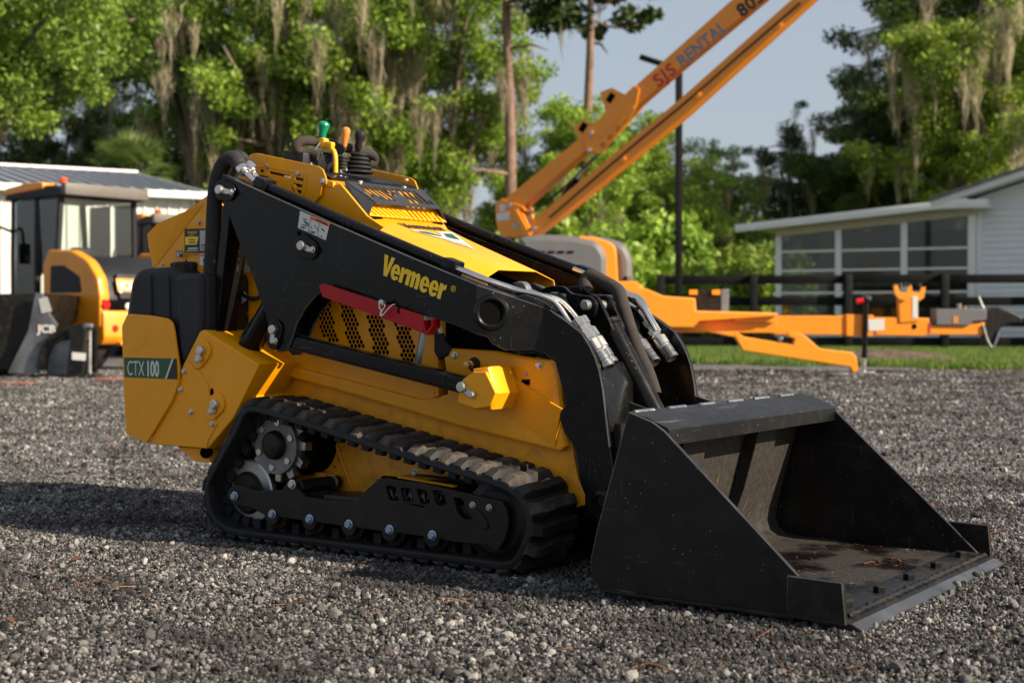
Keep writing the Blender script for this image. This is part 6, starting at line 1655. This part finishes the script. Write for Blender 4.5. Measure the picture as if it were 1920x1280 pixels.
place(K_oakB, 'oak_tree', 555, 51.5, 'mossy oak right behind the control levers', 'tree', T, 1.15, 2.1)
place(K_oakC, 'oak_tree', 690, 53, 'bright green oak above the black air scoop', 'tree', T, 1.35, 3.3)
place(K_oakB, 'oak_tree', 830, 53.5, 'bright leafy oak left of the red pine trunk', 'tree', T, 1.0, 5.0)
place(K_pine, 'pine_tree', 955, 50, 'pine with bare reddish trunk left of the raised boom', 'tree', T, 1.2, .8)
place(K_oakE, 'oak_tree', 1065, 57, 'light green mossy tree behind the boom knuckle', 'tree', T, 0.95, 1.2, crownmat='oak_bright')
place(K_pine2, 'pine_tree', 1105, 56, 'tall pine with a dark bough against the sky at the top', 'tree', T, 1.32, 2.9)
place(K_oakE, 'oak_tree', 1205, 60, 'mid green tree behind the grey moulded hoods', 'tree', T, 0.93, 4.0, crownmat='oak_bright')
place(K_oakC, 'oak_tree', 1325, 64, 'low bright tree just right of the light pole', 'tree', T, 0.72, .6)
place(K_oakD, 'oak_tree', 1535, 68, 'dark oak over the left end of the porch roof', 'tree', T, .82, 2.2)
place(K_oakA, 'oak_tree', 1685, 63, 'dark round crowned oak behind the porch roof', 'tree', T, .95, 3.0, crownmat='oak_dark')
place(K_oakD, 'oak_tree', 1800, 62, 'tall mossy oak above the house gable', 'tree', T, 1.35, 4.6)
place(K_oakC, 'oak_tree', 1850, 57, 'yellow green sunlit tree over the house at the right', 'tree', T, 1.25, 5.6, crownmat='lime')
place(K_oakD, 'oak_tree', 1985, 62, 'tall dark oak at the right edge of the picture', 'tree', T, 1.5, 1.4)
place(K_oakD, 'oak_tree', 310, 62.0, 'dark oak standing behind the metal shed roof', 'tree', T, 1.0, 3.7)
place(K_oakD, 'oak_tree', 105, 60.0, 'dark mossy oak low over the left end of the shed roof', 'tree', T, .92, 5.1)
B_ = 'shrubs under the trees'
for k_, (px, d, s_, kd, lab) in enumerate(((600, 37, 1.2, 0, 'bright shrub below the levers, left of the hood'), (735, 38, 1.25, 2, 'lime green shrub just above the hood'), (860, 39, 1.2, 1, 'green shrub behind the far lift arm'),
        (985, 38, 1.3, 0, 'bright shrub left of the grey moulded hoods'), (1215, 40, 1.35, 0, 'sunlit shrub right of the grey moulded hoods'), (1330, 41, 1.3, 2, 'lime shrub right of the light pole'), (1420, 43, 1.1, 1, 'dark shrub at the left corner of the porch'),
        (480, 40, 1.3, 1, 'green shrub behind the hose loop of the arm'), (1100, 43, 1.4, 1, 'shaded shrub behind the turntable'))):
    place(K_bush[kd], 'shrub', px, d, lab, 'shrub', B_, s_, k_ * 1.3)
# fan palm behind the shed
pr_ = random.Random(12); pv, pf = [], []
for k in range(70):
    a = pr_.uniform(0, 6.28); el = pr_.uniform(-.3, 1.45); d = Vector((math.cos(a) * math.cos(el), math.sin(a) * math.cos(el), math.sin(el))); base = Vector((0, 0, 5.3)); L_ = pr_.uniform(.7, 1.15)
    hub = base + d * L_; side = d.cross(Vector((0, 0, 1))).normalized(); upv = side.cross(d)
    i = len(pv); w = .012; pv += [tuple(base - side * w), tuple(base + side * w), tuple(hub + side * w), tuple(hub - side * w)]; pf.append((i, i + 1, i + 2, i + 3))
    for q in range(17):
        g_ = R(-80 + q * 10); dd = (d * math.cos(g_) + side * math.sin(g_)); tip = hub + dd * pr_.uniform(.65, .95) - Vector((0, 0, .16 * abs(math.sin(g_)) + .1)); mid = hub + dd * .35; n_s = dd.cross(upv).normalized() * .03; i = len(pv)
        pv += [tuple(hub), tuple(mid - n_s), tuple(tip), tuple(mid + n_s)]; pf.append((i, i + 1, i + 2, i + 3))
pm_ = mesh(pv, pf); pm_.materials.append(M['palm'])
pt_ = lathe_mesh([(-.1, .24), (1.2, .2), (4.6, .2), (5.3, .26), (5.5, .05)], (0, 0, 0), (0, 0, 1), 12); pt_.materials.append(M['bark'])
pp = at(246, 620, 46.5); palm = empty('fan_palm', (pp.x, 46.5, 0)); palm.scale = (1.0, 1.0, 1.0); tag(palm, 'round sunlit fan palm rising behind the metal shed roof', 'palm tree')
for nm, me in (('trunk', pt_), ('crown', pm_)): c = bpy.data.objects.new(nm, me); COL.objects.link(c); c.parent = palm
# far wood closing the view
r_ = np.random.default_rng(77); cl = []
for k in range(560):
    x = r_.uniform(-55, 60); y = r_.uniform(80, 100); top = 7.4 + 1.8 * math.sin(x * .33) + 1.2 * math.sin(x * .9 + 1); z = top * r_.random() ** .7; c = r_.uniform(1.0, 2.0); cl.append((x, y, max(.6, z), c, c * .8))
fw = bpy.data.objects.new('far_wood', leaves(cl, 110, .26, M['oak_mid'], r_, 0)); COL.objects.link(fw); tag(fw, 'far green wood seen between the nearer trees', 'wood', kind='stuff')
